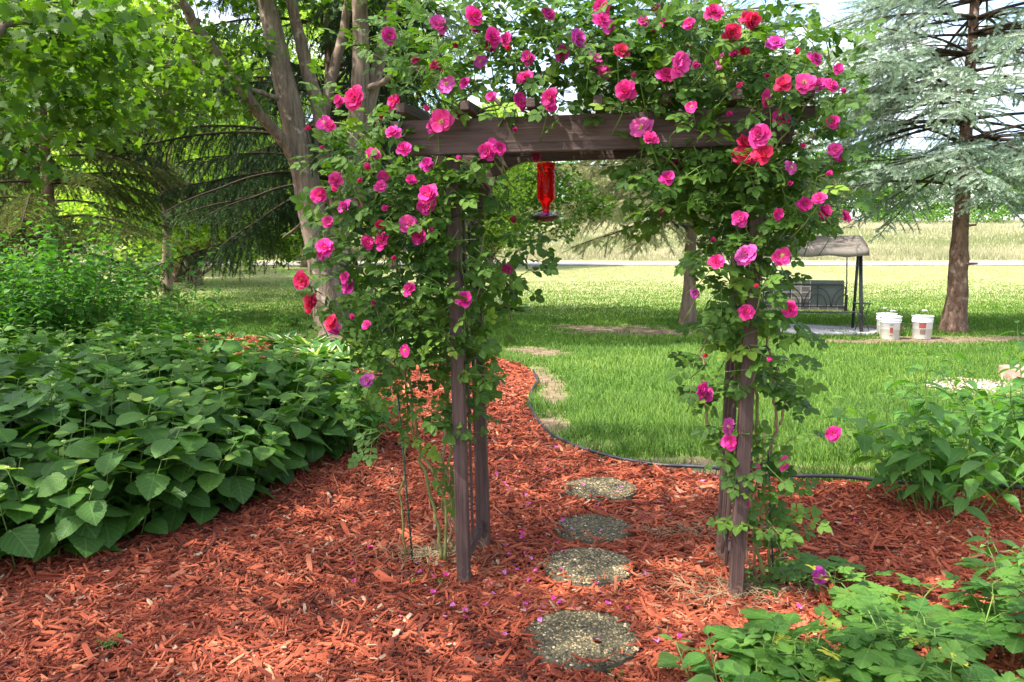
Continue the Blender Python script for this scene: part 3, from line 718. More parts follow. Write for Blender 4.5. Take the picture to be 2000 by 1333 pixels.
def blooms(txt, parent):
    tips = []
    for i, q in enumerate(txt.split()):
        a, b, c = q.split(','); kind = c[-1] if c[-1].isalpha() else ''; sz = float(c.rstrip('wrdp'))
        a = float(a); b = float(b); r = random.Random(i*7+len(txt))
        Y = adepth(a)-r.uniform(.24, .38)
        if b < 230: Y = adepth(a)+r.uniform(-.40, -.18)
        if kind == 'd': Y += .30
        if (a, b) == (1605, 1127): Y = gr(1600, 1150).y
        if b > 700 and a > 1300 and a < 1620: Y = adepth(a)-r.uniform(.06, .12)
        pos = at(a, b, Y)
        s = sz*1.06*Y/FPX
        o = bpy.data.objects.new('rose_bud' if sz < 19 else 'rose_bloom', PET[4] if sz < 19 else PET[r.choice([0, 1, 2, 0, 1, 2, 3]) if kind != 'w' else r.choice([3, 3, 1])]); link(o, parent)
        face = Vector((r.uniform(-.9, .9), -1, r.uniform(-.25, .95))).normalized()
        if a < 700: face = Vector((r.uniform(-1.2, .3), -1, r.uniform(0, .8))).normalized()
        o.rotation_euler = (face.to_track_quat('Z', 'Y').to_matrix() @ Matrix.Rotation(r.random()*6, 3, 'Z')).to_euler()
        o.scale = (s, s, s*r.uniform(.85, 1.15)); o.location = pos-face*s*.2
        c0 = COLS[kind]; h = r.uniform(-.04, .06); o.color = (c0[0]*r.uniform(.82, 1.1), c0[1]*r.uniform(.8, 1.6), max(.02, c0[2]+h*c0[2]*3), 1)
        if sz >= 19: st = bpy.data.objects.new('stamen_centre', STM); link(st, o)
        tips.append((pos, face, a, b, Y))
    return tips
ELL = [(690, 235, 60, 35, .5), (710, 330, 80, 60, .4), (770, 300, 60, 50, .6), (790, 380, 110, 80, 1), (730, 450, 70, 70, .5), (810, 480, 90, 90, 1.3), (830, 590, 100, 80, 1.4), (770, 560, 50, 80, .6), (800, 690, 100, 60, 1.2), (870, 700, 60, 70, 1.1), (820, 770, 60, 50, .7), (735, 640, 40, 60, .3),
       (930, 360, 50, 60, 1), (880, 330, 80, 40, 1.4), (960, 430, 60, 70, 1.2), (920, 480, 50, 60, 1), (1010, 480, 35, 60, .9), (985, 570, 40, 50, .7), (940, 640, 50, 60, 1.1), (970, 690, 30, 30, .8), (640, 470, 25, 30, .2), (650, 590, 30, 40, .2), (840, 870, 30, 50, .3),
       (800, 130, 60, 70, .9), (850, 60, 80, 60, 1), (900, 150, 80, 60, 1.0), (960, 60, 100, 60, 1.2), (950, 200, 90, 30, .6), (1060, 40, 90, 50, 1.3), (1050, 140, 80, 60, .9), (1130, 110, 90, 90, 1.5), (1080, 210, 60, 25, .6), (740, 120, 40, 40, .3), (890, 400, 40, 70, 1.2), (900, 330, 60, 30, 1.2), (905, 500, 35, 40, .8), (900, 650, 40, 50, .9), (790, 830, 50, 60, .7), (700, 700, 40, 50, .5), (850, 540, 60, 60, .8), (700, 520, 50, 50, .7)]
ELLR = [(1200, 180, 90, 70, 1.5), (1180, 50, 100, 50, 1.3), (1270, 100, 100, 80, 1.6), (1300, 200, 100, 60, 1.8), (1360, 60, 90, 60, 1.1), (1400, 160, 110, 80, 1.5), (1480, 120, 90, 90, 1.3), (1560, 150, 80, 80, 1.2), (1600, 220, 50, 90, 1.0), (1500, 230, 90, 60, 1.1),
        (1340, 280, 100, 50, 1.4), (1420, 340, 80, 70, 1.6), (1500, 380, 80, 80, 1.3), (1580, 310, 60, 60, .8), (1600, 400, 55, 20, .6), (1540, 440, 40, 30, .5), (1280, 370, 50, 40, .7), (1340, 380, 60, 50, 1.1), (1320, 430, 35, 30, .35), (1430, 450, 60, 70, 1.3), (1375, 510, 35, 40, .6), (1460, 540, 50, 70, 1.3), (1505, 570, 35, 60, .8),
        (1440, 620, 50, 60, 1.2), (1500, 660, 35, 60, .9), (1390, 690, 50, 35, .7), (1440, 720, 60, 50, 1), (1500, 750, 40, 50, .6), (1480, 840, 35, 50, .5), (1550, 860, 45, 25, .35), (1480, 960, 35, 60, .8), (1520, 1010, 40, 50, .8), (1510, 1075, 45, 30, .9), (1600, 60, 40, 30, .3), (1640, 300, 25, 50, .4)]
def proj(p):
    z = p.z-CAMZ; f = p.y*cp-z*sp; v = p.y*sp+z*cp
    return 1000+FPX*p.x/f, 666.5-FPX*v/f
def blocked(p):      # the front of the beam and the corner brace are kept clear of leaves, as pruned
    a, b = proj(p)
    if 790 < a < 1225 and 222 < b < 306 and random.random() < .88: return True
    if 915 < a < 1060 and 296 < b < 415 and random.random() < .93: return True
    if 1015 < a < 1115 and 310 < b < 445: return True
    if 1555 < a < 1720 and 445 < b < 640: return True
    if 1290 < a < 1372 and 445 < b < 640 and random.random() < .8: return True
    if 955 < a < 1060 and b > 560 and random.random() < .7: return True
    return 1100 < a < 1235 and 300 < b < 480
def shoots(mbL, mbS, ells, k=1/980):
    for (cx, cy, rx, ry, den) in ells:
        ns = int(round(pi*rx*ry*k*den))
        for _ in range(max(2, ns)):
            a = random.random()*2*pi; q = math.sqrt(random.random())
            px_ = cx+cos(a)*q*rx; py_ = cy+sin(a)*q*ry
            dd = random.uniform(-.20, .30)
            if py_ < 230: dd = random.uniform(-.25, .65)
            if 860 < px_ < 1040 and py_ > 300: dd = random.uniform(-.20, .0) if (random.random() < .5 and px_ < 950) else random.uniform(0, .5)
            if 1010 < px_ < 1120 and 300 < py_ < 450: continue
            if py_ > 750: dd = random.uniform(-.12, .12)
            if 780 < px_ < 1560 and 235 < py_ < 305 and not (1290 < px_ < 1470 or px_ < 800):
                if random.random() < .75: py_ += 60
            p = at(px_, py_, adepth(px_)+dd)
            if 925 < px_ < 1050 and 295 < py_ < 405 and random.random() < .85: continue
            if 765 < px_ < 1235 and 195 < py_ < 315 and (dd < .12 or random.random() < .5): continue
            d = Vector((random.gauss(0, 1)+cos(a)*q*.8, random.gauss(0, .5)-.25, random.gauss(0, .7)+(.5 if py_ < 230 else -.1))).normalized()
            Ln = random.uniform(.08, .20)*(1 if den > .5 else 1.3); st = .032; n = max(3, int(Ln/st)); pts = [p.copy()]
            for i in range(n):
                d = (d+Vector((random.gauss(0, .12), random.gauss(0, .12), -.05+random.gauss(0, .1)))).normalized(); p = p+d*st; pts.append(p.copy())
            mbS.tube(pts, [.0028*(1-.6*i/n) for i in range(n+1)], 4, random.random())
            T = []; D = []; Nn = []; sc_ = []
            for i, pp in enumerate(pts[1:], 1):
                sd_ = d.cross(Vector((0, 0, 1))); 
                if sd_.length < .1: sd_ = Vector((1, 0, 0))
                sd_.normalize(); sg = 1 if i % 2 else -1
                ld = (sd_*sg*random.uniform(.5, 1.1)+d*.5+Vector((0, -.25, random.uniform(-.5, .25)))).normalized()
                if i == n: ld = d
                T.append(pp); D.append(ld); Nn.append(Vector((random.gauss(0, .35)-.2, random.gauss(-.55, .4), random.gauss(.75, .3)))); sc_.append(random.uniform(.09, .15)*(1-.25*i/n))
            keep = [i for i, pp in enumerate(T) if not blocked(pp)]
            if not keep: continue
            T = [T[i] for i in keep]; D = [D[i] for i in keep]; Nn = [Nn[i] for i in keep]; sc_ = [sc_[i] for i in keep]
            r0 = random.random()*.35
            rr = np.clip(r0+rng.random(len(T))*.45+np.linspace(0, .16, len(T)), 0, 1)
            if random.random() < .07: rr = np.clip(rr+.35, 0, 1)
            mbL.batch(random.choice(ROSE_L), frames(np.array([tuple(v) for v in D]), np.array([tuple(v) for v in Nn])), np.array([tuple(v) for v in T]), np.array(sc_), rr)
def curve(pxs, dy=0.0, jitter=0.006, Y=None, sub=6):
    P = [at(a, b, (adepth(a) if Y is None else Y)+dy) for a, b in pxs]
    out = []
    for i in range(len(P)-1):
        p0 = P[max(0, i-1)]; p1 = P[i]; p2 = P[i+1]; p3 = P[min(len(P)-1, i+2)]
        for k in range(sub):
            t = k/sub
            out.append(.5*((2*p1)+(p2-p0)*t+(2*p0-5*p1+4*p2-p3)*t*t+(3*p1-p0-3*p2+p3)*t**3)+Vector((random.gauss(0, jitter), random.gauss(0, jitter), 0)))
    out.append(P[-1]); return out
def rosebush(label, base_px, ells, blo, canes, old):
    b = gr(*base_px); th = thing('climbing_rose', label, 'rose bush', (0, 0, 0), 0, 'climbing roses on the arbor')
    mL = MB(); mS = MB(); mC = MB(); mO = MB()
    shoots(mL, mS, ells)
    for pxs, r0, dy in canes:
        c = curve(pxs, dy); mC.tube(c, [r0*(1-.6*i/len(c)) for i in range(len(c))], 6, random.random())
        thn = []
        for q in c[::1]:                                  # prickles
            for _ in range(3):
                v = Vector((random.gauss(0, 1), random.gauss(0, 1), .3)).normalized(); mC.tube([q, q+v*(r0+.006)], [.0015, .0003], 3, .5, cap=False)
    for pxs, r0, dy in old:
        c = curve(pxs, dy); mO.tube(c, [r0*(1-.5*i/len(c)) for i in range(len(c))], 7, random.random(), bump=.15)
    tips = blooms(blo, th)
    T = []; D = []; Nn = []; s = []
    for pos, face, a, b_, Y in tips:                        # stalk and a few leaves behind each bloom
        e = pos-face*.05; far = e+Vector((random.gauss(0, .05)+(.06 if a < 700 else (-.05 if a > 1560 else 0)), .08, random.uniform(-.16, -.05)))
        mS.tube([pos-face*.012, e, e.lerp(far, .5)+Vector((0, 0, -.01)), far], [.0018, .002, .0024, .0028], 4)
        for q in range(4):
            T.append(e.lerp(far, random.random())); D.append(Vector((random.gauss(0, 1), random.gauss(-.1, .5), random.gauss(-.1, .5)))); Nn.append(Vector((random.gauss(0, .4), -.5, .8))); s.append(random.uniform(.075, .12))
    A = lambda q: np.array([tuple(v) for v in q])
    kp = [i for i in range(len(T)) if not blocked(T[i])]; T = [T[i] for i in kp]; D = [D[i] for i in kp]; Nn = [Nn[i] for i in kp]; s = [s[i] for i in kp]
    mL.batch(ROSE_L[0], frames(A(D), A(Nn)), A(T), np.array(s))
    mL.build('leaves', M['rose'], th); mS.build('shoots', M['stem'], th); mC.build('canes', M['cane'], th); mO.build('woody_canes', M['cane_old'], th)
rosebush('pink climbing rose with leafy canes covering the left post of the arbor', (850, 1095), ELL, BLO,
  [([(862, 1092), (850, 1010), (825, 900), (805, 780), (790, 640), (770, 470), (740, 330), (690, 240)], .010, .06),
   ([(870, 1095), (868, 1000), (850, 930), (815, 870), (790, 740), (730, 560), (640, 480)], .008, .02),
   ([(792, 1085), (785, 960), (793, 840), (780, 640), (700, 520), (620, 400)], .006, .08),
   ([(885, 1075), (865, 990), (880, 860), (860, 700), (865, 500), (850, 330), (900, 200), (1030, 120)], .008, .12),
   ([(925, 222), (1000, 190), (1080, 130), (1180, 60)], .005, -.05), ([(930, 220), (1010, 200), (1100, 110), (1190, 80)], .004, .1),
   ([(1000, 640), (985, 540), (960, 470), (990, 400)], .004, .3), ([(620, 240), (690, 250), (770, 330), (820, 450)], .004, -.05), ([(604, 590), (660, 620), (760, 560)], .004, -.05), ([(925, 640), (935, 560), (945, 450), (950, 420)], .004, -.1),
   ([(725, 300), (680, 400), (700, 540), (800, 700)], .004, -.05)],
  [([(895, 1080), (882, 960), (868, 900), (875, 780), (872, 600)], .009, .14), ([(870, 1085), (880, 1000), (860, 880)], .007, .1)])
rosebush('pink and red climbing rose with thorny canes covering the right post of the arbor', (1500, 1150), ELLR, BLO2,
  [([(1500, 1148), (1475, 1060), (1462, 930), (1478, 800), (1470, 640), (1490, 480), (1500, 330), (1530, 230)], .010, .0),
   ([(1505, 1150), (1500, 1040), (1480, 900), (1450, 700), (1430, 500), (1400, 360), (1330, 250)], .008, .06),
   ([(1508, 295), (1555, 235), (1602, 165)], .005, -.2), ([(1370, 250), (1365, 180), (1360, 90)], .006, -.1), ([(1475, 250), (1485, 180), (1497, 70)], .004, -.15),
   ([(1280, 290), (1340, 350), (1420, 410), (1470, 520)], .005, -.12), ([(1530, 330), (1590, 340), (1640, 420)], .004, -.05), ([(1545, 460), (1580, 430), (1655, 430)], .004, .05),
   ([(1480, 900), (1540, 860), (1600, 852), (1628, 850)], .003, -.05), ([(1330, 240), (1280, 130), (1250, 60)], .005, .2)],
  [([(1425, 945), (1418, 885), (1385, 835), (1372, 760), (1374, 690), (1395, 620)], .008, .1), ([(1500, 900), (1518, 830), (1512, 760), (1500, 660), (1498, 600)], .009, .1), ([(1524, 830), (1530, 780), (1510, 690)], .006, .1),
   ([(1485, 1150), (1462, 1090), (1455, 1000)], .008, .03), ([(1480, 1140), (1470, 1020), (1490, 880), (1478, 800)], .007, .05)])

# support stakes
for pa, pb, lab in (((776, 760), (808, 1112), 'thin dark green plant stake leaning beside the left rose'), ((1500, 880), (1512, 1150), 'thin dark green plant stake behind the right arbor post')):
    a = gr(*pb); Yq = a.y; mb = MB(); q = at(pa[0], pa[1], Yq); mb.tube([a+Vector((0, 0, -.03)), a.lerp(q, .5), q], .0045, 8)
    for k in range(14):
        z = a.lerp(q, (k+.5)/14); mb.tube([z+Vector((0, 0, -.004)), z+Vector((0, 0, .004))], .0062, 8)
    o = mb.build('plant_stake', M['stake']); tag(o, lab, 'plant stake', 'plant stakes holding the roses')

# ------------------------------------------------------------------ shrubs built from stems with paired leaves
def stems_plant(mL, mS, bases, heights, leans, tpl, size, gap, start=.25, droop=.35, pet=.25, top=None, nper=2, rbase=.0, rspan=.75, stem_r=.004, light_top=.25, sizef=None, jit=.15):
    for b, h, ln in zip(bases, heights, leans):
        n = max(3, int(h/gap)); pts = []; p = Vector(b); d = (Vector((0, 0, 1))+Vector((ln[0], ln[1], 0))*.6).normalized()
        for i in range(n+1):
            pts.append(p.copy()); d = (d+Vector((ln[0], ln[1], 0))*.10+Vector((random.gauss(0, .05), random.gauss(0, .05), .02))).normalized(); p = p+d*(h/n)
        mS.tube(pts, [stem_r*(1-.5*i/n) for i in range(n+1)], 5, random.random())
        T = []; D = []; Nn = []; sc_ = []; rr = []; a0 = random.random()*pi
        r0 = random.random()
        for i in range(n+1):
            f = i/n
            if f < start: continue
            a = a0+i*(pi/2)+random.gauss(0, .25)
            s = size*(.75+.45*sin(pi*min(1, (f-start)/(1.02-start))*.9+.35)) if sizef is None else size*sizef(f)
            if i == n: s = size*.5
            for k in range(nper):
                aa = a+2*pi*k/nper+random.gauss(0, .2); o_ = Vector((cos(aa), sin(aa), 0))
                el = (.55 if i == n else random.gauss(.12, .15)-.3*(1-f))
                pd = (o_*cos(.4)+Vector((0, 0, sin(.4)))).normalized()
                e = pts[i]+pd*s*pet
                mS.tube([pts[i], e], [.002, .0015], 3, .6, cap=False)
                dd = (o_+Vector((0, 0, el-droop))).normalized()
                T.append(e); D.append(dd); Nn.append(Vector((random.gauss(0, jit)+o_.x*.25, random.gauss(0, jit)+o_.y*.25, 1))); sc_.append(s*random.uniform(.68, 1.15))
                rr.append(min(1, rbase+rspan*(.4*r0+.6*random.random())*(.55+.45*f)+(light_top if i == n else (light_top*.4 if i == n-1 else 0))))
        A = lambda q: np.array([tuple(v) for v in q])
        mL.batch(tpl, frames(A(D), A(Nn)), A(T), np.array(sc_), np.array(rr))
        if top is not None: top.append((pts[-1], d))
def scatter(poly, sp_, seed=0):
    r = random.Random(seed); xs = [p[0] for p in poly]; ys = [p[1] for p in poly]; out = []
    A = (max(xs)-min(xs))*(max(ys)-min(ys)); tries = int(A/sp_**2*8)
    for _ in range(tries):
        x = r.uniform(min(xs), max(xs)); y = r.uniform(min(ys), max(ys))
        if not inpoly(np.array([x]), np.array([y]), poly)[0]: continue
        if all((x-a)**2+(y-b)**2 > sp_**2*.5 for a, b in out): out.append((x, y))
    return out
# front edge of the hydrangeas along the mulch, in pixels on the ground, kept back from where the leaves overhang
FRONT = [gr(*p) for p in [(-330, 1160), (60, 1130), (300, 1060), (450, 1000), (560, 950), (650, 900), (690, 860)]]
RIGHTB = [Vector((-1.45, 7.0, 0)), Vector((-2.0, 7.5, 0))]
HP = [(p.x, p.y+.05) for p in FRONT]+[(p.x, p.y) for p in RIGHTB]+[(-2.8, 7.9), (-6.2, 8.0), (-6.2, 3.6)]
print('hyd poly', [(round(a, 2), round(b, 2)) for a, b in HP])
seeds = [((-2.9, 4.2), 'nearest hydrangea bush with large toothed leaves at the left edge of the mulch'),
         ((-1.75, 5.5), 'hydrangea bush at the right end of the bed beside the left rose'),
         ((-3.9, 5.5), 'hydrangea bush in the middle of the leafy bed at far left'),
         ((-2.9, 6.9), 'farthest hydrangea bush, in front of the round-leaved shrub and the hostas')]
allst = scatter(HP, .155, 3)
def edge_dist(x, y):
    best = 9; bd = (0, 0)
    P = HP[:10]
    for (x1, y1), (x2, y2) in zip(P[:-1], P[1:]):
        dx, dy = x2-x1, y2-y1; t = max(0, min(1, ((x-x1)*dx+(y-y1)*dy)/(dx*dx+dy*dy))); qx, qy = x1+t*dx, y1+t*dy
        d = math.hypot(x-qx, y-qy)
        if d < best: best = d; bd = (qx-x, qy-y)
    return best, bd
M['hbud'] = plain('hydrangea bud', (.40, .52, .14), .7, .2, .4, 150)
for si, (c, lab) in enumerate(seeds):
    mine = [p for p in allst if min(range(4), key=lambda j: (p[0]-seeds[j][0][0])**2+(p[1]-seeds[j][0][1])**2) == si]
    th = thing('hydrangea_bush', lab, 'hydrangea', (0, 0, 0), 0, 'hydrangea bushes in the left bed'); mL = MB(); mS = MB(); tops = []
    bs = []; hs = []; lns = []
    for x, y in mine:
        d, (ex, ey) = edge_dist(x, y); L_ = math.hypot(ex, ey)+1e-6; k = max(0, 1-d/.75)
        bs.append((x, y, 0)); hs.append(random.uniform(.54, .86)*(1-.30*k)); lns.append((ex/L_*k*.55+random.gauss(0, .08), ey/L_*k*.55+random.gauss(0, .08)))
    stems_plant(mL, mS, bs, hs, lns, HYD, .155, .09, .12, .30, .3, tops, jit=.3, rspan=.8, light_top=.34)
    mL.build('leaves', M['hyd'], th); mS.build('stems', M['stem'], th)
    mb = MB()
    for p, d in tops:
        if random.random() < .3:
            for q in range(14):
                v = Vector((random.gauss(0, 1), random.gauss(0, 1), random.gauss(0, .6))).normalized()*random.uniform(.004, .012)
                mb.batch(PEB, np.eye(3)[None], np.array([tuple(p+v+Vector((0, 0, .015)))]), np.array([.0045]))
    mb.build('flower_buds', M['hbud'], th)

# right hand shrubs
def shrub(name, label, cat, centre, rad, ns, h, tpl, mat, size, gap, group=None, spread=.5, stem='stem', seed=1, **kw):
    random.seed(seed); th = thing(name, label, cat, (0, 0, 0), 0, group); mL = MB(); mS = MB(); bs = []; hs = []; ls = []
    for _ in range(ns):
        a = random.random()*2*pi; q = math.sqrt(random.random())
        bs.append((centre[0]+cos(a)*q*rad*.35, centre[1]+sin(a)*q*rad*.35, 0)); hs.append(h*random.uniform(.6, 1.08)*(1-.15*q)); ls.append((cos(a)*q*spread+random.gauss(0, .1), sin(a)*q*spread+random.gauss(0, .1)))
    stems_plant(mL, mS, bs, hs, ls, tpl, size, gap, **kw)
    mL.build('leaves', M[mat], th); mS.build('stems', M[stem], th); return th
c = gr(1840, 1010)
shrub('leafy_shrub', 'bushy green shrub with long pointed leaves at the right beside the lawn edging', 'shrub', (c.x, c.y), .6, 22, .95, DOG, 'dogwood', .15, .095, 'long-leaved shrubs at the right', .75, seed=4, droop=.12, start=.2, pet=.15)
c = gr(2010, 975)
shrub('leafy_shrub', 'dense long-leaved shrub cut by the right edge, in front of the pink stone', 'shrub', (c.x, c.y), .6, 30, 1.12, DOG, 'dogwood', .125, .06, 'long-leaved shrubs at the right', .62, seed=5, droop=.1, start=.3, pet=.15)
c = gr(2015, 1175)
shrub('leafy_shrub', 'low long-leaved plant at the right edge above the lobed foliage', 'shrub', (c.x, c.y), .35, 12, .34, DOG, 'dogwood', .10, .05, 'long-leaved shrubs at the right', .6, seed=6, droop=.2, start=.3)
# lobed perennials lower right
lobs = [((1900, 1380), .6, 13, .36, 'broad clump of lobed yellow-green leaves in the lower right corner'), ((1670, 1335), .42, 6, .24, 'low clump of lobed leaves right of the nearest stepping stone'),
        ((2000, 1290), .35, 11, .40, 'lobed green clump against the right edge'), ((1700, 1190), .45, 6, .17, 'sparse lobed seedling in the mulch near the fallen rose'), ((1560, 1345), .25, 12, .22, 'small lobed plant at the bottom edge of the picture')]
for i, (q, rad, ns, h, lab) in enumerate(lobs):
    c = gr(*q); shrub('lobed_perennial', lab, 'plant', (c.x, c.y), rad, ns, h, PEO, 'peony', .19, .085, 'lobed perennials in the lower right', .75, seed=20+i, droop=.22, start=.35, pet=.35, nper=2, rspan=1.05, light_top=.1)
c = gr(1440, 1372); shrub('leafy_shrub', 'pale oval-leaved sprig poking up at the bottom edge right of the nearest stone', 'shrub', (c.x, c.y), .5, 14, .20, OVA, 'dogwood', .10, .05, 'long-leaved shrubs at the right', .8, seed=31, droop=.1)
c = gr(40, 1110); random.seed(77)
mL = MB(); mS = MB(); th = thing('lobed_perennial', 'bright yellow-green lobed sprig at the left edge among the hydrangeas', 'plant', (0, 0, 0), 0, 'lobed perennials')
stems_plant(mL, mS, [(c.x-.25, c.y+.0, 0), (c.x-.35, c.y+.05, 0)], [.5, .45], [(.2, -.3), (.1, -.3)], MAP, .11, .05, .75, .3, .3, rbase=.55)
mL.build('leaves', M['bright'], th); mS.build('stems', M['stem'], th)
# weeds
for i, (a, b, lab) in enumerate([(205, 1265, 'tiny weed seedling in the mulch at lower left'), (1215, 1335, 'tiny green weed below the nearest stepping stone'), (855, 1150, 'tiny green weed at the foot of the left arbor post'), (1600, 1010, 'tiny weed in the mulch right of the roses'), (820, 1140, 'tiny green weed beside the green stake')]):
    c = gr(a, b); shrub('weed', lab, 'weed', (c.x, c.y), .08, 5, .05, OVA, 'shrub', .022, .02, 'weeds in the mulch', .9, seed=50+i, stem_r=.001)
# round leaved shrub at left, behind the hydrangeas
for (q, Y, rad, ns, h, lab, sd_) in [((110, 700), 9.2, 1.7, 130, 2.45, 'tall round-leaved green shrub at the left behind the hydrangeas', 8), ((330, 700), 8.6, .9, 60, 1.35, 'pale sunlit round-leaved shrub right of the tall one', 9), ((-60, 700), 8.2, 1.2, 60, 2.0, 'dark leafy shrub cut by the left edge behind the hydrangeas', 10)]:
    p = at(q[0], q[1], Y); shrub('round_leaved_shrub', lab, 'shrub', (p.x, p.y), rad, ns, h, OVA, 'shrub', .105, .075, 'shrubs behind the hydrangeas', .48, seed=sd_, droop=.25, start=.12, nper=2)
p = at(440, 668, 8.6); shrub('round_leaved_shrub', 'low pale sprawling shrub in front of the shaded lawn', 'shrub', (p.x, p.y), 1.2, 30, .42, OVA, 'bright', .07, .05, 'shrubs behind the hydrangeas', .95, seed=12, droop=.2)
p = at(700, 800, 5.9); shrub('round_leaved_shrub', 'soft green shrub between the hydrangeas and the left rose', 'shrub', (p.x-.05, p.y), .6, 26, .62, OVA, 'shrub', .075, .055, 'shrubs behind the hydrangeas', .35, seed=13, droop=.35)
# hostas
def hosta(c, n, size, lab, seed):
    random.seed(seed); mb = MB(); T = []; D = []; Nn = []; s = []
    for k in range(n):
        a = random.random()*2*pi; el = random.uniform(.15, 1.1); T.append((c.x+cos(a)*.05*size/.3, c.y+sin(a)*.05*size/.3, H(c.x, c.y)+.03)); D.append((cos(a)*cos(el), sin(a)*cos(el), sin(el))); Nn.append((-cos(a)*.6, -sin(a)*.6, 1)); s.append(size*random.uniform(.7, 1.15))
    mb.batch(HOS, frames(np.array(D), np.array(Nn)), np.array(T), np.array(s)); tag(mb.build('hosta', M['hosta']), lab, 'hosta', 'variegated hostas')
HL = [((600, 690), 'variegated hosta in front of the big tree, leftmost of its clump'), ((650, 700), 'variegated hosta below the forked tree, second from the left'), ((700, 695), 'variegated hosta at the foot of the forked tree, third from the left'), ((745, 700), 'variegated hosta behind the left rose leaves'),
      ((625, 712), 'variegated hosta nearest the hydrangeas'), ((690, 720), 'variegated hosta just beyond the hydrangeas, under the rose'), ((780, 690), 'variegated hosta right of the forked tree behind the rose'), ((560, 683), 'small variegated hosta at the rim of the shaded bed'), ((995, 607), 'lone pale hosta on the lawn right of the arbor post'), ((820, 710), 'variegated hosta mostly hidden behind the left rose')]
for i, (q, lab) in enumerate(HL): hosta(gr(*q), 60, .42 if i != 8 else .5, lab, 60+i)
# dark little conifer like weeds on lawn by the tree
p = gr(560, 640); shrub('leafy_shrub', 'small dark green plant on the shaded lawn left of the forked tree', 'shrub', (p.x, p.y), .6, 18, .45, OVA, 'hyd', .09, .06, 'small plants on the lawn', .8, seed=15)
# dry grass tufts
def dry(c, n, rad, lab):
    mb = MB()
    for _ in range(n):
        a = random.random()*6.28; q = rad*abs(random.gauss(0, .75)); b = Vector((c.x+cos(a)*q, c.y+sin(a)*q*.6, .02+random.random()*.02)); a2 = random.random()*6.28; e = b+Vector((cos(a2), sin(a2), random.uniform(.02, .35)))*random.uniform(.05, .12)
        mb.tube([b, b.lerp(e, .5)+Vector((0, 0, .012)), e], [.0016, .0014, .0006], 4, random.random())
    tag(mb.build('dry_grass', plain('straw', (.30, .225, .13), .8, .2, .4, 60)), lab, 'dry grass', kind='stuff')
dry(gr(840, 1095), 260, .26, 'dry straw and dead stems around the foot of the left rose'); dry(gr(1450, 1165), 240, .3, 'dry straw around the foot of the right arbor post'); dry(gr(1340, 1050), 110, .4, 'thin scatter of straw on the mulch between stones and right post')

# fallen petals
pm = MB(); V = []; F = []
for i in range(4):
    for j in range(4):
        x = -1+2*j/3; y = i/3; V.append((x*.5*(.4+.6*sin(min(1, y*1.1)*pi*.6)), y, .22*x*x+.12*y*y))
for i in range(3):
    for j in range(3): F.append((i*4+j, i*4+j+1, i*4+j+5, i*4+j+4))
pm.faces(V, F, .2, np.array([(v[0], v[1], 0) for v in V])); o = pm.build('tmp', M['petal']); PD = o.data; bpy.data.objects.remove(o)
random.seed(99)
for i in range(115):
    if i % 3: px_, py_ = random.gauss(1000, 110), 760+random.random()**.7*440
    else: px_, py_ = random.uniform(600, 1750), 880+random.random()*380
    g = gr(px_, py_, .03)
    if not inpoly(np.array([g.x]), np.array([g.y]), BED)[0]: continue
    z = .036+float(bedz(np.array([g.x]), np.array([g.y]))[0])
    if any((g.x-a)**2+(g.y-b)**2 < r_*r_ for a, b, r_ in STONES): z = .048
    o = bpy.data.objects.new('rose_petal', PD); link(o); o.location = (g.x, g.y, z); s = random.uniform(.013, .026); o.scale = (s, s, s)
    o.rotation_euler = (random.gauss(0, .35), random.gauss(0, .35), random.random()*6); o.color = random.choice([(.62, .05, .4, 1), (.7, .2, .55, 1), (.7, .03, .3, 1)])
    tag(o, 'fallen pink rose petal lying on the red mulch around the stepping stones', 'petal', 'fallen rose petals')

# ------------------------------------------------------------------ trees
def limb(mb, pts, r0, r1, sides=8, bumpv=.1, wig=0.0, sub=5, flare=0):
    P = [Vector(p) for p in pts]; out = []
    for i in range(len(P)-1):
        p0 = P[max(0, i-1)]; p1 = P[i]; p2 = P[i+1]; p3 = P[min(len(P)-1, i+2)]
        for k in range(sub):
            t = k/sub; out.append(.5*((2*p1)+(p2-p0)*t+(2*p0-5*p1+4*p2-p3)*t*t+(3*p1-p0-3*p2+p3)*t**3)+Vector((random.gauss(0, wig), random.gauss(0, wig), random.gauss(0, wig))))
    out.append(P[-1]); n = len(out)
    rad = [r0+(r1-r0)*i/(n-1) for i in range(n)]
    if flare:
        for i in range(n):
            hgt = (out[i]-out[0]).length; rad[i] *= 1+flare*math.exp(-hgt/.22)
    mb.tube(out, rad, sides, random.random(), bumpv); return out
def leaf_clump(mL, c, rad, n, tpl, size, flat=.6, up=.38, hole=None):
    P = unit(n)*(rng.random(n)**.45)[:, None]*np.array([rad, rad, rad*flat])+np.array(tuple(c))
    if hole is not None:
        g = P-np.array(tuple(S))*(P[:, 2]/S.z)[:, None]; k = np.ones(len(P), bool)
        for hx, hy, ha, hb in hole: k &= ((g[:, 0]-hx)/ha)**2+((g[:, 1]-hy)/hb)**2 > 1
        P = P[k]
    n = len(P)
    if n == 0: return
    D = unit(n); D[:, 2] = D[:, 2]*.5-.25; Nn = unit(n)*(1-up)+np.array([0, 0, up*1.5])
    mL.batch(tpl, frames(D, Nn), P, rng.uniform(.75, 1.2, n)*size, np.clip(rng.random(n)*.6+random.random()*.4, 0, 1))
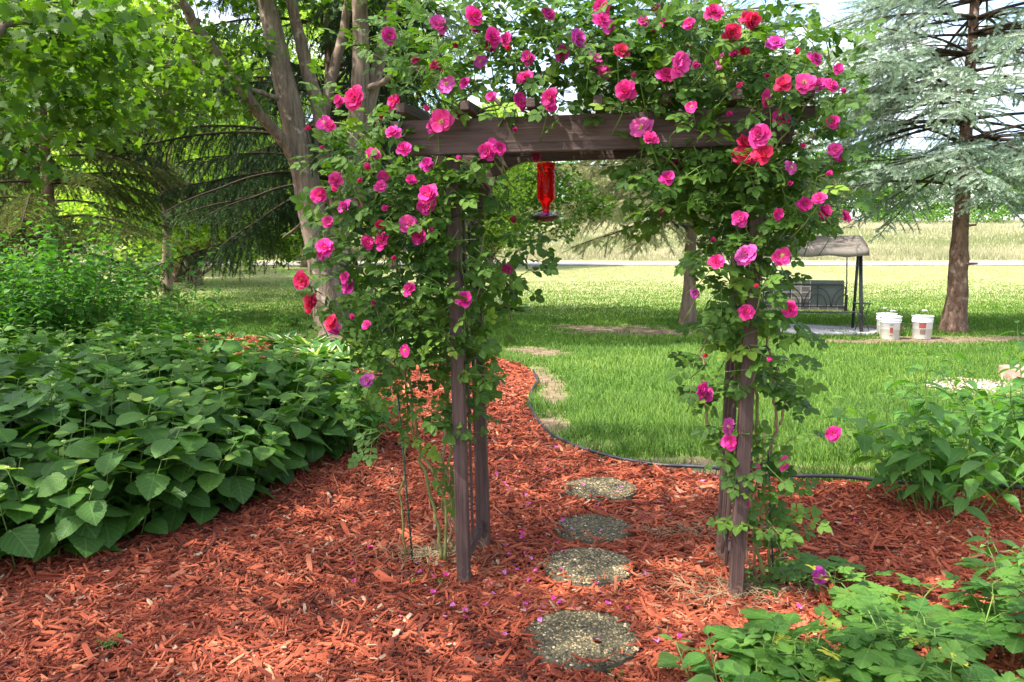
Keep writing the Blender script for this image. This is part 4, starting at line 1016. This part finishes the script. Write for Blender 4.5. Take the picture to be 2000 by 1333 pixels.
def deciduous(label, base, Ht, cz, rx, rz, nclump, nleaf, tpl, mat, size, r0=.2, bark='bark', crad=.9, group='leafy trees behind the lawn at left', seed=1, low=-.8, trunk_top=None):
    random.seed(seed); th = thing('leafy_tree', label, 'tree', (base[0], base[1], float(H(base[0], base[1]))), 0, group); mT = MB(); mL = MB()
    top = Vector((random.gauss(0, .3), random.gauss(0, .3), Ht*.85))
    tr = limb(mT, [(0, 0, -.1), (.05, 0, Ht*.25), (-.05, .05, Ht*.5), top], r0, r0*.2, 12, .1, .02, flare=.4)
    for _ in range(nclump):
        v = Vector((random.gauss(0, 1), random.gauss(0, 1), random.gauss(0, 1))).normalized()
        if v.z < low: v.z = low
        q = random.uniform(.45, 1)**.6; c = Vector((v.x*rx*q, v.y*rx*q, cz+v.z*rz*q)); s = tr[min(len(tr)-1, int(len(tr)*max(.12, min(.9, (c.z-rx*.35)/Ht))))]
        mid = s.lerp(c, .5)+Vector((0, 0, .25)); 
        if random.random() < .55: limb(mT, [s, mid, c], r0*.25, .02, 5, 0, .03, 3)
        leaf_clump(mL, c, crad*random.uniform(.6, 1.2), nleaf, tpl, size)
    mT.build('trunk', M[bark], th); mL.build('crown', M[mat], th); return th

# background leafy trees at left and centre
bgt = [(-26, 46, 16, 'tall bright leafy tree far behind at the left edge'), (-19, 40, 15, 'bright leafy tree behind the shaded trunks at left'), (-13, 50, 17, 'sunlit leafy tree beyond the road behind the drooping spruce'), (-7, 46, 15, 'bright leafy tree behind the forked tree'),
       (-1.5, 50, 10.5, 'yellow-green leafy tree seen above the arbor beam'), (-33, 52, 18, 'tall leafy tree at the far left, behind the nearer ones'), (-12.5, 31, 9, 'round leafy tree on the lawn, seen through the boughs of the drooping spruce')]
for i, (x, y, h, lab) in enumerate(bgt):
    deciduous(lab, (x, y), h, h*.55, 4.6 if i != 4 else 3.4, h*.47, 120, 230, SIMP, 'bright', .24, .3, crad=1.3, seed=100+i, low=-.92)
deciduous('leafy tree with a thick dark trunk standing in the shaded lawn at left', (at(345, 545, 33).x, 33), 12, 7.5, 4.0, 3.6, 90, 260, SIMP, 'bright', .18, .33, 'bark_r', 1.0, seed=120, low=-.7)
deciduous('thin leafy tree with pinkish trunk beside the thick dark trunk', (at(328, 580, 24).x, 24), 9, 6.2, 2.6, 3.0, 60, 260, SIMP, 'bright', .15, .15, 'bark', .8, seed=121, low=-.75)
for i, (x, y, h, lab) in enumerate([(-30, 63, 9, 'bushy tree beyond the road at the far left'), (-24.5, 64, 8.5, 'bushy tree beyond the road left of the thick dark trunk'), (-20, 66, 9.5, 'bushy tree beyond the road right of the thick dark trunk'), (-16, 63, 7.5, 'lowest bushy tree beyond the road left of the forked tree'), (-11.5, 70, 9, 'bushy tree beyond the road behind the forked tree')]):
    deciduous(lab, (x, y), h, h*.48, 3.6, h*.44, 90, 190, SIMP, 'bright', .3, .2, crad=1.3, seed=140+i, low=-1, group='bushy trees beyond the road')
# far woods
def far_woods():
    random.seed(8); mb = MB(); tk = MB()
    for i in range(85):
        x = random.uniform(-85, 92); y = random.uniform(106, 128); h = random.uniform(8.5, 13.5)*(1.0 if x < 60 else 1.1); z = float(H(x, 106))
        nb = 26
        for _ in range(nb):
            v = Vector((random.gauss(0, 1), random.gauss(0, 1), random.gauss(0, 1))).normalized()*random.uniform(.5, 1); c = Vector((x+v.x*3.6, y+v.y*3, z+h*.5+v.z*h*.46))
            leaf_clump(mb, c, random.uniform(1.0, 2.0), 70, SIMP, .55, .75)
    for i in range(260):
        x = random.uniform(-80, 90); c = Vector((x, 103+random.random()*3, float(H(x, 104))+random.random()*1.8)); leaf_clump(mb, c, random.uniform(.8, 1.6), 60, SIMP, .4, .8)
    mb.build('far_woods', M['woods'], label='distant green wood along the top of the meadow', cat='woods', kind='stuff')
far_woods()

def spruce(label, base, Ht, zlow, R0, mat, seed, step=.28, per=5, droop=.25, hang=.2, bark='bark_r', r0=.24, seg=.17, gap=.12, dens=1.0, zstop=None, tip=.15, bare=.25, lean=0.0, kmax=8.5, name='spruce_tree', dead=0, rise=.12, wide=1.0, tw=0.12):
    random.seed(seed); bz = float(H(base[0], base[1])); th = thing(name, label, 'spruce tree', (base[0], base[1], bz), 0, 'spruce trees on the lawn'); mT = MB(); mN = MB(); mB = MB()
    limb(mT, [(0, 0, -.1), (.02, 0, 1.2), (.0+lean, 0, Ht*.35), (lean*1.5, 0, Ht)], r0, .03, 18, .14, .004, 12, flare=.35)
    for k in range(14):     # broken stubs
        z = random.uniform(1.0, zlow+1.5); a = random.random()*6.28; mT.tube([(0, 0, z), (cos(a)*(r0+.12), sin(a)*(r0+.12), z+.02)], [.03, .018], 6)
    T = []; D = []; Nn = []; sc_ = []; rr = []
    z = zlow
    while z < (zstop or Ht):
        f = (z-zlow)/(Ht-zlow); hi = z > kmax
        for k in range(per if not hi else max(3, per-2)):
            a = random.random()*2*pi; L_ = R0*(1-f)**.75*random.uniform(.65, 1.12)*(.8+.2*min(1, f*8))
            if L_ < .3: continue
            o = Vector((cos(a), sin(a), 0)); nb = max(5, int(L_/.22)); pts = []; jr = random.gauss(0, .13); rb = random.random()
            for i in range(nb+1):
                s = i/nb; pts.append(Vector((lean*z/Ht, 0, z))+o*L_*s+Vector((-o.y, o.x, 0))*.12*L_*sin(s*2+rb*6)*.4+Vector((0, 0, L_*(rise*s+jr*s-droop*s*s+tip*max(0, s-.7)))))
            mB.tube(pts, [.019*(1-s/(nb+1))*L_/2+.005 for s in range(nb+1)], 5, random.random())
            nsec = int(L_*(1-bare)/gap*dens*(.45 if hi else 1))
            for j in range(nsec):
                s = bare+(1-bare)*(j+random.random())/nsec; ii = min(nb-1, int(s*nb)); q = pts[ii].lerp(pts[ii+1], s*nb-ii)
                dr = (pts[ii+1]-pts[ii]).normalized(); sd_ = Vector((-dr.y, dr.x, 0)).normalized()*(1 if j % 2 else -1)
                Ls = min(.95, (1-s)*L_*.6+.2)*random.uniform(.6, 1.15)
                d = (sd_*random.uniform(.6, 1)+dr*.75+Vector((0, 0, random.gauss(0, tw)-hang*random.uniform(.3, 1.3)))).normalized(); nsg = max(1, int(round(Ls/(seg*.8)))); pp = q.copy(); pl = [pp.copy()]
                for g in range(nsg):
                    T.append(tuple(pp)); D.append(tuple(d)); Nn.append((random.gauss(0, .2), random.gauss(0, .2), 1)); sc_.append(seg*random.uniform(.85, 1.2)); rr.append(min(1, .25*rb+.45*random.random()+.3*s))
                    if g < nsg-0 and random.random() < .75:
                        for sg in (-1, 1):
                            if random.random() < .7:
                                s2 = d.cross(Vector((0, 0, 1))); s2 = s2.normalized() if s2.length > .1 else Vector((1, 0, 0))
                                T.append(tuple(pp)); D.append(tuple((s2*sg*.8+d*.8+Vector((0, 0, random.gauss(0, tw)-hang*.5))).normalized())); Nn.append((random.gauss(0, .2), random.gauss(0, .2), 1)); sc_.append(seg*random.uniform(.7, 1.0)); rr.append(min(1, .25*rb+.5*random.random()+.25*s))
                    pp = pp+d*seg*.8; pl.append(pp.copy()); d = (d+Vector((0, 0, -hang*.45))+Vector((random.gauss(0, .06), random.gauss(0, .06), 0))).normalized()
                if len(pl) > 2 and not hi: mB.tube(pl, [.005]*len(pl), 3, .5, cap=False)
        z += step*random.uniform(.7, 1.3)*(1 if not hi else 1.7)
    for _ in range(dead):      # bare dead branches
        z = random.uniform(zlow, zlow+3.2); a = random.random()*6.28; L_ = R0*random.uniform(.4, .85); o = Vector((cos(a), sin(a), 0)); pts = [Vector((0, 0, z))+o*L_*s/6+Vector((0, 0, -.06*L_*(s/6)**2+random.gauss(0, .02))) for s in range(7)]
        mB.tube(pts, [.016*(1-s/8) for s in range(7)], 5)
        for s in range(2, 7):
            for sg in (-1, 1):
                e = pts[s]+(Vector((-o.y, o.x, 0))*sg+o*.7+Vector((0, 0, random.gauss(-.1, .2))))*random.uniform(.12, .3); mB.tube([pts[s], e], [.006, .002], 3, cap=False)
    a_ = np.array(sc_); mN.batch(NDL, frames(np.array(D), np.array(Nn)), np.array(T), np.stack([a_*wide, a_, a_*wide], 1), np.array(rr))
    print(label[:30], len(T))
    mT.build('trunk', M[bark], th); mB.build('branches', M['twig'], th); mN.build('crown', M[mat], th); return th
b = gr(1862, 650); spruce('blue spruce with pale silvery needles standing right of the white buckets', (b.x, b.y), 12.5, 2.75, 3.9, 'blue', 201, step=.31, per=8, droop=.30, hang=.16, r0=.235, dens=1.05, bare=.34, tw=.3, dead=34, seg=.145, gap=.085, kmax=7.2, wide=1.45)
b = gr(1343, 634); spruce('pale spruce whose bare trunk stands behind the right rose', (b.x, b.y), 10.5, 2.35, 3.9, 'pale', 202, step=.34, per=9, droop=.22, hang=.3, r0=.175, dead=14, kmax=5.5, bark='bark', gap=.09, wide=1.5, seg=.18)
b = at(655, 600, 18.5); spruce('dark drooping spruce behind the forked tree', (b.x, b.y), 14, 2.0, 5.4, 'dark', 203, step=.44, per=6, droop=.38, rise=.22, hang=.8, r0=.26, bark='bark_r', dead=10, gap=.11, dens=1, kmax=8, seg=.22, wide=1.5)
b = at(105, 560, 16.5); spruce('olive green spruce at the left behind the round-leaved shrubs', (b.x, b.y), 13, 1.1, 3.6, 'olive', 204, step=.38, per=6, droop=.42, rise=.2, hang=.35, r0=.2, kmax=7, dead=4, gap=.1, wide=1.5, seg=.2)
b = at(-90, 560, 19); spruce('spreading spruce cut by the left edge behind the tall shrubs', (b.x, b.y), 13, 1.0, 4.2, 'olive', 205, step=.46, per=5, droop=.42, rise=.2, hang=.6, r0=.22, kmax=7.5, gap=.11, wide=1.5, seg=.22)

# forked maple
random.seed(31)
fk = thing('forked_tree', 'forked leafy tree with several pale trunks standing left of the arbor', 'tree', (0, 0, 0)); mT = MB()
Yb = gr(640, 655).y; P = lambda a, b, dy=0: at(a, b, Yb+dy)
st = {}
st['main'] = limb(mT, [P(652, 664), P(640, 560), P(625, 480), P(603, 380), P(580, 270), P(548, 130), P(520, 0), P(490, -150)], .33, .13, 20, .10, .006, 8, flare=.25)
st['l1'] = limb(mT, [P(592, 350, -.05), P(560, 285, -.3), P(505, 220, -.7), P(440, 130, -1.2), P(385, 55, -1.7), P(340, -20, -2.2), P(290, -90, -2.6)], .115, .06, 10, .08, .01)
st['m2'] = limb(mT, [P(630, 330, .1), P(625, 225, .2), P(600, 140, .3), P(585, 70, .3), P(562, -20, .3)], .15, .09, 12, .08, .006)
st['m3'] = limb(mT, [P(628, 240, .2), P(648, 150, .4), P(672, 60, .6), P(685, -40, .7)], .11, .07, 10, .08, .006)
st['r1'] = limb(mT, [P(665, 650, .1), P(655, 520, .1), P(672, 420, .1), P(690, 320, .05), P(702, 200, 0), P(704, 90, 0), P(702, -60, 0)], .26, .125, 18, .10, .006, 8)
st['r2'] = limb(mT, [P(695, 290, .1), P(722, 200, .2), P(745, 100, .3), P(775, -20, .4)], .15, .10, 12, .08, .006)
st['tw'] = limb(mT, [P(545, 195, -.4), P(480, 170, -.9), P(400, 140, -1.8), P(300, 125, -2.8), P(180, 140, -3.8), P(0, 165, -4.8)], .045, .015, 7, .05, .012)
st['rt'] = limb(mT, [P(705, 180, 0), P(830, 130, -.3), P(950, 180, -.6), P(1050, 290, -.7), P(1120, 370, -.7)], .06, .02, 7, .05, .02)
st['lo'] = limb(mT, [P(610, 400, .2), P(585, 440, .5), P(545, 470, .9), P(510, 500, 1.2)], .04, .012, 6)
mL = MB()
def spray(along, n, rad, nl, size, i0=.3, drop=0, mT_=mT, tpl=MAP):
    for _ in range(n):
        p = along[int(random.uniform(i0, .999)*len(along))]; c = p+Vector((random.gauss(0, 1), random.gauss(0, 1), random.gauss(0, .6)-drop))*rad
        mT_.tube([p, p.lerp(c, .5)+Vector((0, 0, .06)), c], [.012, .008, .003], 4, .5)
        leaf_clump(mL, c, .45, nl, tpl, size, .45, .35)
spray(st['l1'], 12, .8, 60, .12, .35); spray(st['tw'], 34, .7, 60, .12, .3); spray(st['m3'], 3, .8, 40, .12, .5)
for a, b, dy in [(1040, 350, -.7), (1090, 340, -.7), (1130, 370, -.7), (1150, 410, -.7), (1060, 430, -.7), (1100, 440, -.6), (1170, 400, -.8), (1030, 390, -.5), (1015, 460, -.4), (1080, 390, -.6), (960, 330, -.3), (540, 470, .9), (515, 440, 1.0), (560, 500, .8), (500, 480, 1.2), (575, 460, 1.0)]:
    c = P(a, b, dy); leaf_clump(mL, c, .36, 130, SIMP, .10, .6, .4)
for _ in range(150):   # upper crown, above the frame
    v = Vector((random.gauss(0, 1), random.gauss(0, 1), random.gauss(0, 1))).normalized(); c = Vector((-3.2+v.x*4.4, Yb+v.y*4.2, 9.0+v.z*2.8)); leaf_clump(mL, c, .9, 90, MAP, .14)
mT.build('trunk', M['bark_s'], fk); mL.build('crown', M['maple'], fk)

# near maple at left whose crown shades the garden and hangs into the top left corner
random.seed(41)
nm = thing('maple_tree', 'maple at left of the garden whose leafy boughs hang into the top left corner', 'tree', (0, 0, 0)); mT = MB(); mL = MB()
mt = limb(mT, [(-7.6, 4.2, -.1), (-7.5, 4.2, 2), (-7.3, 4.3, 4.5), (-7.2, 4.3, 8)], .3, .12, 14, .1, .01, flare=.4)
HOLES = [(gr(a, b).x, gr(a, b).y, ra, rb_) for a, b, ra, rb_ in [(1340, 1010, .26, .22), (1250, 815, .8, .7), (1020, 750, .5, .8), (1670, 1190, .4, .25), (1450, 1215, .28, .14), (1120, 660, 2.0, 1.5), (1500, 700, 2.6, 1.3), (1000, 880, .25, .2), (1400, 960, .3, .15), (60, 980, .25, .2), (1600, 800, 1.0, .7), (330, 740, .6, .4), (1900, 1290, .3, .15), (480, 1285, .55, .16), (150, 1260, .4, .12), (800, 1240, .35, .16), (600, 1130, .35, .16), (1300, 1280, .3, .1), (470, 570, 2.2, 2.0)]]  # leaves cut from the crown so sun patches land on these ground spots
def ok(c):
    g = c-S*(c.z/S.z); return g.y < 7.8+random.random()*1.2
cnt = 0
while cnt < 260:
    v = Vector((random.gauss(0, 1), random.gauss(0, 1), random.gauss(0, 1))).normalized()*random.uniform(.3, 1)
    c = Vector((-6.3+v.x*6.6, 2.0+v.y*6.0, 7.3+v.z*2.3)); cnt += 1
    if not ok(c): continue
    g = c-S*(c.z/S.z)
    if not (-6.5 < g.x < 6 and -1 < g.y < 9) : continue  # crown shaped by its shadow: only clumps that shade the garden stay
    s = mt[int(random.uniform(.5, .99)*len(mt))]
    if random.random() < .4: limb(mT, [s, s.lerp(c, .5)+Vector((0, 0, .3)), c], .05, .01, 5, 0, .03, 3)
    leaf_clump(mL, c, random.uniform(.5, 1.0), 40, MAP, .125, .45, .4, HOLES)
for a, b, Y in [(40, 60, 7.5), (120, 120, 7.8), (60, 170, 8.2), (170, 50, 7.6), (210, 140, 8.4), (20, 240, 8), (130, 200, 8.6), (-10, 130, 7.4), (180, 235, 9.2), (80, 20, 7.2), (230, 200, 9), (20, 300, 8.8), (220, 20, 8.2)]:
    for _ in range(2):
        c = at(a+random.gauss(0, 25), b+random.gauss(0, 20), Y+random.gauss(0, .3)); leaf_clump(mL, c, .55, 70, MAP, .115, .5, .35, HOLES)
limb(mT, [mt[len(mt)//2], at(-150, 60, 6.5), at(60, 40, 7.6), at(230, 90, 8.5)], .08, .015, 7, .05, .02)
mT.build('trunk', M['bark'], nm); mL.build('crown', M['maple'], nm)

# ------------------------------------------------------------------ canopy swing
YS = 15.1; q = YS/FPX
sr = at(1672, 650, YS).x
sw = thing('canopy_swing', 'black metal garden swing with a taupe fabric canopy behind the right rose', 'garden swing', (sr-2.05*cos(R(14)), YS+2.05*sin(R(14)), 0), -R(14))
W = 2.05; m_fab = plain('taupe canopy fabric', (.17, .15, .13), .85, .2, .2, 5); 
m, t, out = newmat('plaid fabric')
uvw = objco(t); s3 = t.nodes.new('ShaderNodeSeparateXYZ'); t.links.new(uvw, s3.inputs[0])
w1 = math_(t, 'GREATER_THAN', math_(t, 'FRACT', math_(t, 'MULTIPLY', s3.outputs[0], 6.0)), .9); w2 = math_(t, 'GREATER_THAN', math_(t, 'FRACT', math_(t, 'MULTIPLY', s3.outputs[2], 9.0)), .86)
w3 = math_(t, 'GREATER_THAN', math_(t, 'FRACT', math_(t, 'MULTIPLY', s3.outputs[0], 3.0)), .55)
c = mixc(t, (.16, .14, .12), (.26, .22, .17), w3); c = mixc(t, c, (.5, .45, .38), math_(t, 'MAXIMUM', w1, w2)); p = princ(t, c, .9, .2); t.links.new(p.outputs[0], out.inputs[0]); M['plaid'] = m
M['grey_fab'] = plain('grey green mesh fabric', (.10, .115, .10), .8, .2)
def bar(pts, r=.02, mat='black', name='frame', par=sw, sides=10):
    mb = MB(); mb.tube(pts, r, sides); return mb.build(name, M[mat] if isinstance(mat, str) else mat, par)
for x in (0, W):
    bar([(x+.02, -.42, 0), (x-.01, -.10, 1.62)], .034, name='leg'); bar([(x+.0, .42, 0), (x-.01, .1, 1.62)], .028, name='leg')
    bar([(x-.03, -.45, 1.60), (x-.03, .5, 1.72)], .02, name='canopy_arm')
bar([(-.02, -.1, 1.63), (W-.02, -.1, 1.63)], .024, name='top_bar'); bar([(.02, -.35, .44), (.2, -.36, .40), (W-.35, -.36, .40), (W-.08, -.4, .42), (W, -.5, .36)], .016, name='lower_bar')
mb = MB(); V = []; F = []; nx, ny = 26, 12
for i in range(ny+1):
    v = i/ny
    for j in range(nx+1):
        u = j/nx; x = -.06+(W+.1)*u
        y = -.62+1.2*v; z = 1.60+.26*(min(1, v*1.3))**.85-.12*max(0, v-.75)/.25
        z += -.010*sin(u*pi*3)**2+.002*sin(u*37+v*9); V.append((x, y, z))
for i in range(ny):
    for j in range(nx): a = i*(nx+1)+j; F.append((a, a+1, a+nx+2, a+nx+1))
mb.faces(V, F)
def val(p0, p1, n, y0):
    V = []; F = []
    for i in range(n+1):
        p_ = Vector(p0).lerp(Vector(p1), i/n); wv = .008*sin(i*1.7)
        V += [tuple(p_+Vector((0, -.003+wv*.2, 0))), tuple(p_+Vector((wv*.3, -.012+wv, -.15+.012*sin(i*.9))))]
        if i: F.append((2*i-2, 2*i, 2*i+1, 2*i-1))
    mb.faces(V, F)
# front valance follows the canopy edge, side valances too
V = []; F = []
for j in range(nx+1):
    u = j/nx; x = -.06+(W+.1)*u; z = 1.60-.010*sin(u*pi*3)**2+.002*sin(u*37); V += [(x, -.621, z), (x+.004*sin(j), -.635+.012*sin(j*1.3), z-.14+.01*sin(j*.8))]
    if j: F.append((2*j-2, 2*j, 2*j+1, 2*j-1))
mb.faces(V, F)
for xe in (-.062, W+.042):
    V = []; F = []
    for i in range(ny+1):
        v = i/ny; y = -.62+1.2*v; z = 1.60+.26*(min(1, v*1.3))**.85-.12*max(0, v-.75)/.25; V += [(xe, y, z+.002), (xe+(.012 if xe > 0 else -.012), y, z-.14)]
        if i: F.append((2*i-2, 2*i, 2*i+1, 2*i-1))
    mb.faces(V, F)
o = mb.build('canopy', m_fab, sw); md = o.modifiers.new('thick', 'SOLIDIFY'); md.thickness = .004
# bench
x0, x1 = .30, W-.26; zb0, zb1 = .46, .98
mb = MB(); mb.box((x0+.02, -.20, zb0+.02), (x1-.02, -.14, zb1+.02), bev=.025)
mb.build('back_cushion', M['grey_fab'], sw)
mb = MB(); mb.box((x0+.01, -.235, zb0+.10), (x0+.88, -.13, zb1+.0), bev=.025); mb.build('plaid_throw', M['plaid'], sw)
mb = MB(); mb.box((x0, -.22, .43), (x1, .36, .53), bev=.03); mb.build('seat_cushion', M['plaid'], sw)
yb_ = -.262
bar([(x0, yb_, .42), (x0, yb_, zb1-.12), (x0+.08, yb_, zb1-.06), (x1-.08, yb_, zb1-.06), (x1, yb_, zb1-.12), (x1, yb_, .42)], .015, name='back_frame'); bar([(x0, yb_, .50), (x1, yb_, .50)], .013, name='back_frame_rail')
for k in range(3):
    xa = x0+(x1-x0)*k/3; xb = x0+(x1-x0)*(k+1)/3; wv = xb-xa
    if k: bar([(xa, yb_, .5), (xa, yb_, zb1-.06)], .012, name='back_bar')
    for rr in (.93, .62):
        bar([(xa+.02+wv*.5*rr*(1-cos(a)) if False else xa+.01+(wv*.5*rr)*sin(a), yb_, .5+(zb1-.60)*rr*cos(a)*1.0) for a in [pi/2*i/8 for i in range(9)]], .009, name='back_arc')
        bar([(xb-.01-(wv*.5*rr)*sin(a), yb_, .5+(zb1-.60)*rr*cos(a)) for a in [pi/2*i/8 for i in range(9)]], .009, name='back_arc')
for x in (x0-.03, x1+.03): bar([(x, .02, 1.6), (x+.01, -.1, .75)], .011, name='hanger'); bar([(x, -.24, .43), (x, -.24, .72), (x, .3, .70), (x, .33, .43)], .014, name='armrest')
# side tray table
tp = at(1684, 592, YS-.1); tb = thing('side_table', 'small black side table on thin crossed legs beside the swing', 'side table', (tp.x, tp.y, 0))
mb = MB(); mb.box((-.14, -.12, tp.z-.018), (.15, .12, tp.z), bev=.005); mb.build('table_top', M['black'], tb)
for a in ((-.1, -.09, .14, .05), (.1, -.09, -.06, .05), (-.1, .09, .10, -.08), (.1, .09, -.08, -.05)):
    bar([(a[0], a[1], tp.z-.018), (a[2], a[1]+.02, 0)], .008, name='leg', par=tb, sides=6)

# ------------------------------------------------------------------ buckets
m, t, out = newmat('milky plastic'); s3 = t.nodes.new('ShaderNodeSeparateXYZ'); t.links.new(objco(t), s3.inputs[0])
lv = math_(t, 'LESS_THAN', math_(t, 'ADD', s3.outputs[2], math_(t, 'MULTIPLY', noise(t, objco(t), 3, 2), .01)), .19)
c = mixc(t, (.74, .75, .77), (.50, .50, .44), lv); c = mixc(t, c, (.35, .33, .28), math_(t, 'MULTIPLY', math_(t, 'POWER', noise(t, objco(t), 7, 5), 2), .5))
p = princ(t, c, .38, .4); p.inputs['Subsurface Weight'].default_value = .15; p.inputs['Subsurface Radius'].default_value = (.05, .05, .05); t.links.new(p.outputs[0], out.inputs[0]); M['milky'] = m
M['rust'] = plain('rust red print', (.22, .045, .035), .5, .4, .6, 30); M['brownp'] = plain('brown print', (.14, .10, .08), .5, .4, .6, 50)
def bucket(px_, py_, lab, rz, prints, hang):
    g = gr(px_, py_); b = thing('bucket', lab, 'bucket', (g.x, g.y, 0), rz, 'white plastic buckets on the lawn')
    prof = [(.001, .002), (.148, .002), (.152, .012), (.168, .30), (.176, .305), (.176, .315), (.169, .318), (.170, .335), (.178, .338), (.178, .346), (.170, .349), (.172, .395), (.180, .398), (.180, .412), (.172, .412), (.168, .395), (.150, .05), (.001, .05)]
    V, F = lathe(prof, 40); mb = MB(); mb.faces(V, F[:-1]); mb.build('pail', M['milky'], b)
    for (a0, a1, z0, z1, mt_) in prints:
        mb = MB(); V = []; F = []; n = 10
        for i in range(n+1):
            a = R(a0+(a1-a0)*i/n); sh = .012*sin(i*2.3)
            for z in (z0-sh*.6, z1+sh): rr = .152+(.168-.152)*(z-.012)/.288+.0015; V.append((cos(a)*rr, sin(a)*rr, z))
            if i: F.append((2*i-2, 2*i, 2*i+1, 2*i-1))
        mb.faces(V, F); mb.build('printed_patch', M[mt_], b)
    for sgn in (-1, 1): mb = MB(); mb.tube([(sgn*.165, 0, .362), (sgn*.188, 0, .362)], .014, 10); mb.build('handle_lug', M['milky'], b)
    pts = [(-cos(a)*.186, -sin(a)*.14*hang, .362+sin(a)*.15) for a in [pi*i/12 for i in range(13)]]
    mb = MB(); mb.tube(pts, .0038, 6); h_ = mb.build('wire_handle', M['black'], b)
    mb = MB(); mb.tube(pts[5:8], .011, 8); mb.build('grip', M['milky'], h_)
bucket(1738, 663, 'white plastic bucket in front of its pair, with red and brown prints', 0, [(-118, -100, .12, .22, 'rust'), (-120, -98, .255, .27, 'brownp'), (-118, -102, .07, .09, 'brownp'), (-50, -20, .19, .30, 'rust'), (-48, -22, .08, .17, 'brownp')], .5)
bucket(1730, 656, 'white plastic bucket half hidden behind the front one of the pair', .5, [(-160, -140, .1, .25, 'rust')], -.3)
bucket(1800, 662, 'white plastic bucket standing alone nearest the spruce trunk', 0, [(-135, -97, .20, .30, 'rust'), (-130, -98, .09, .18, 'brownp')], .4)

# pink stone at right edge
g = gr(1995, 752); bm = bmesh.new(); bmesh.ops.create_cube(bm, size=1); bmesh.ops.subdivide_edges(bm, edges=bm.edges[:], cuts=5, use_grid_fill=True)
for v in bm.verts:
    v.co = Vector((v.co.x*.60, v.co.y*.45, v.co.z*.20+.09)); n_ = mnoise.noise(v.co*5)*.03; v.co += Vector((n_, mnoise.noise(v.co*5+Vector((9, 0, 0)))*.03, n_*.4))
mb = MB(); mb.bm(bm); o = mb.build('stone_block', barkmat('pink sandstone', (.32, .18, .14), (.62, .46, .38), 5, 12, (.7, .6, .5), .6)); o.location = (g.x+.22, g.y+.1, 0)
tag(o, 'flat pinkish stone block on gravel at the right edge of the lawn', 'stone')
m, tt, out = newmat('gravel stones'); rr_ = ramp(tt, [(.2, .14, .11), (.42, .33, .27), (.62, .52, .44)]); tt.links.new(attr(tt, 'rnd').outputs['Fac'], rr_.inputs[0]); p = princ(tt, rr_.outputs[0], .85, .2); tt.links.new(p.outputs[0], out.inputs[0])
n = 2600; c = gr(1930, 762); a = rng.uniform(0, 2*pi, n); q = np.sqrt(rng.random(n)); T = np.stack([c.x+np.cos(a)*q*.6, c.y+np.sin(a)*q*.7, rng.uniform(.005, .03, n)], 1); s = rng.uniform(.008, .02, n)
mb = MB(); mb.batch(PEB, np.tile(np.eye(3)[None], (n, 1, 1)), T, np.stack([s, s*1.2, s*.7], 1)); tag(mb.build('gravel', m), 'loose pale gravel around the pink stone block', 'gravel', kind='stuff')
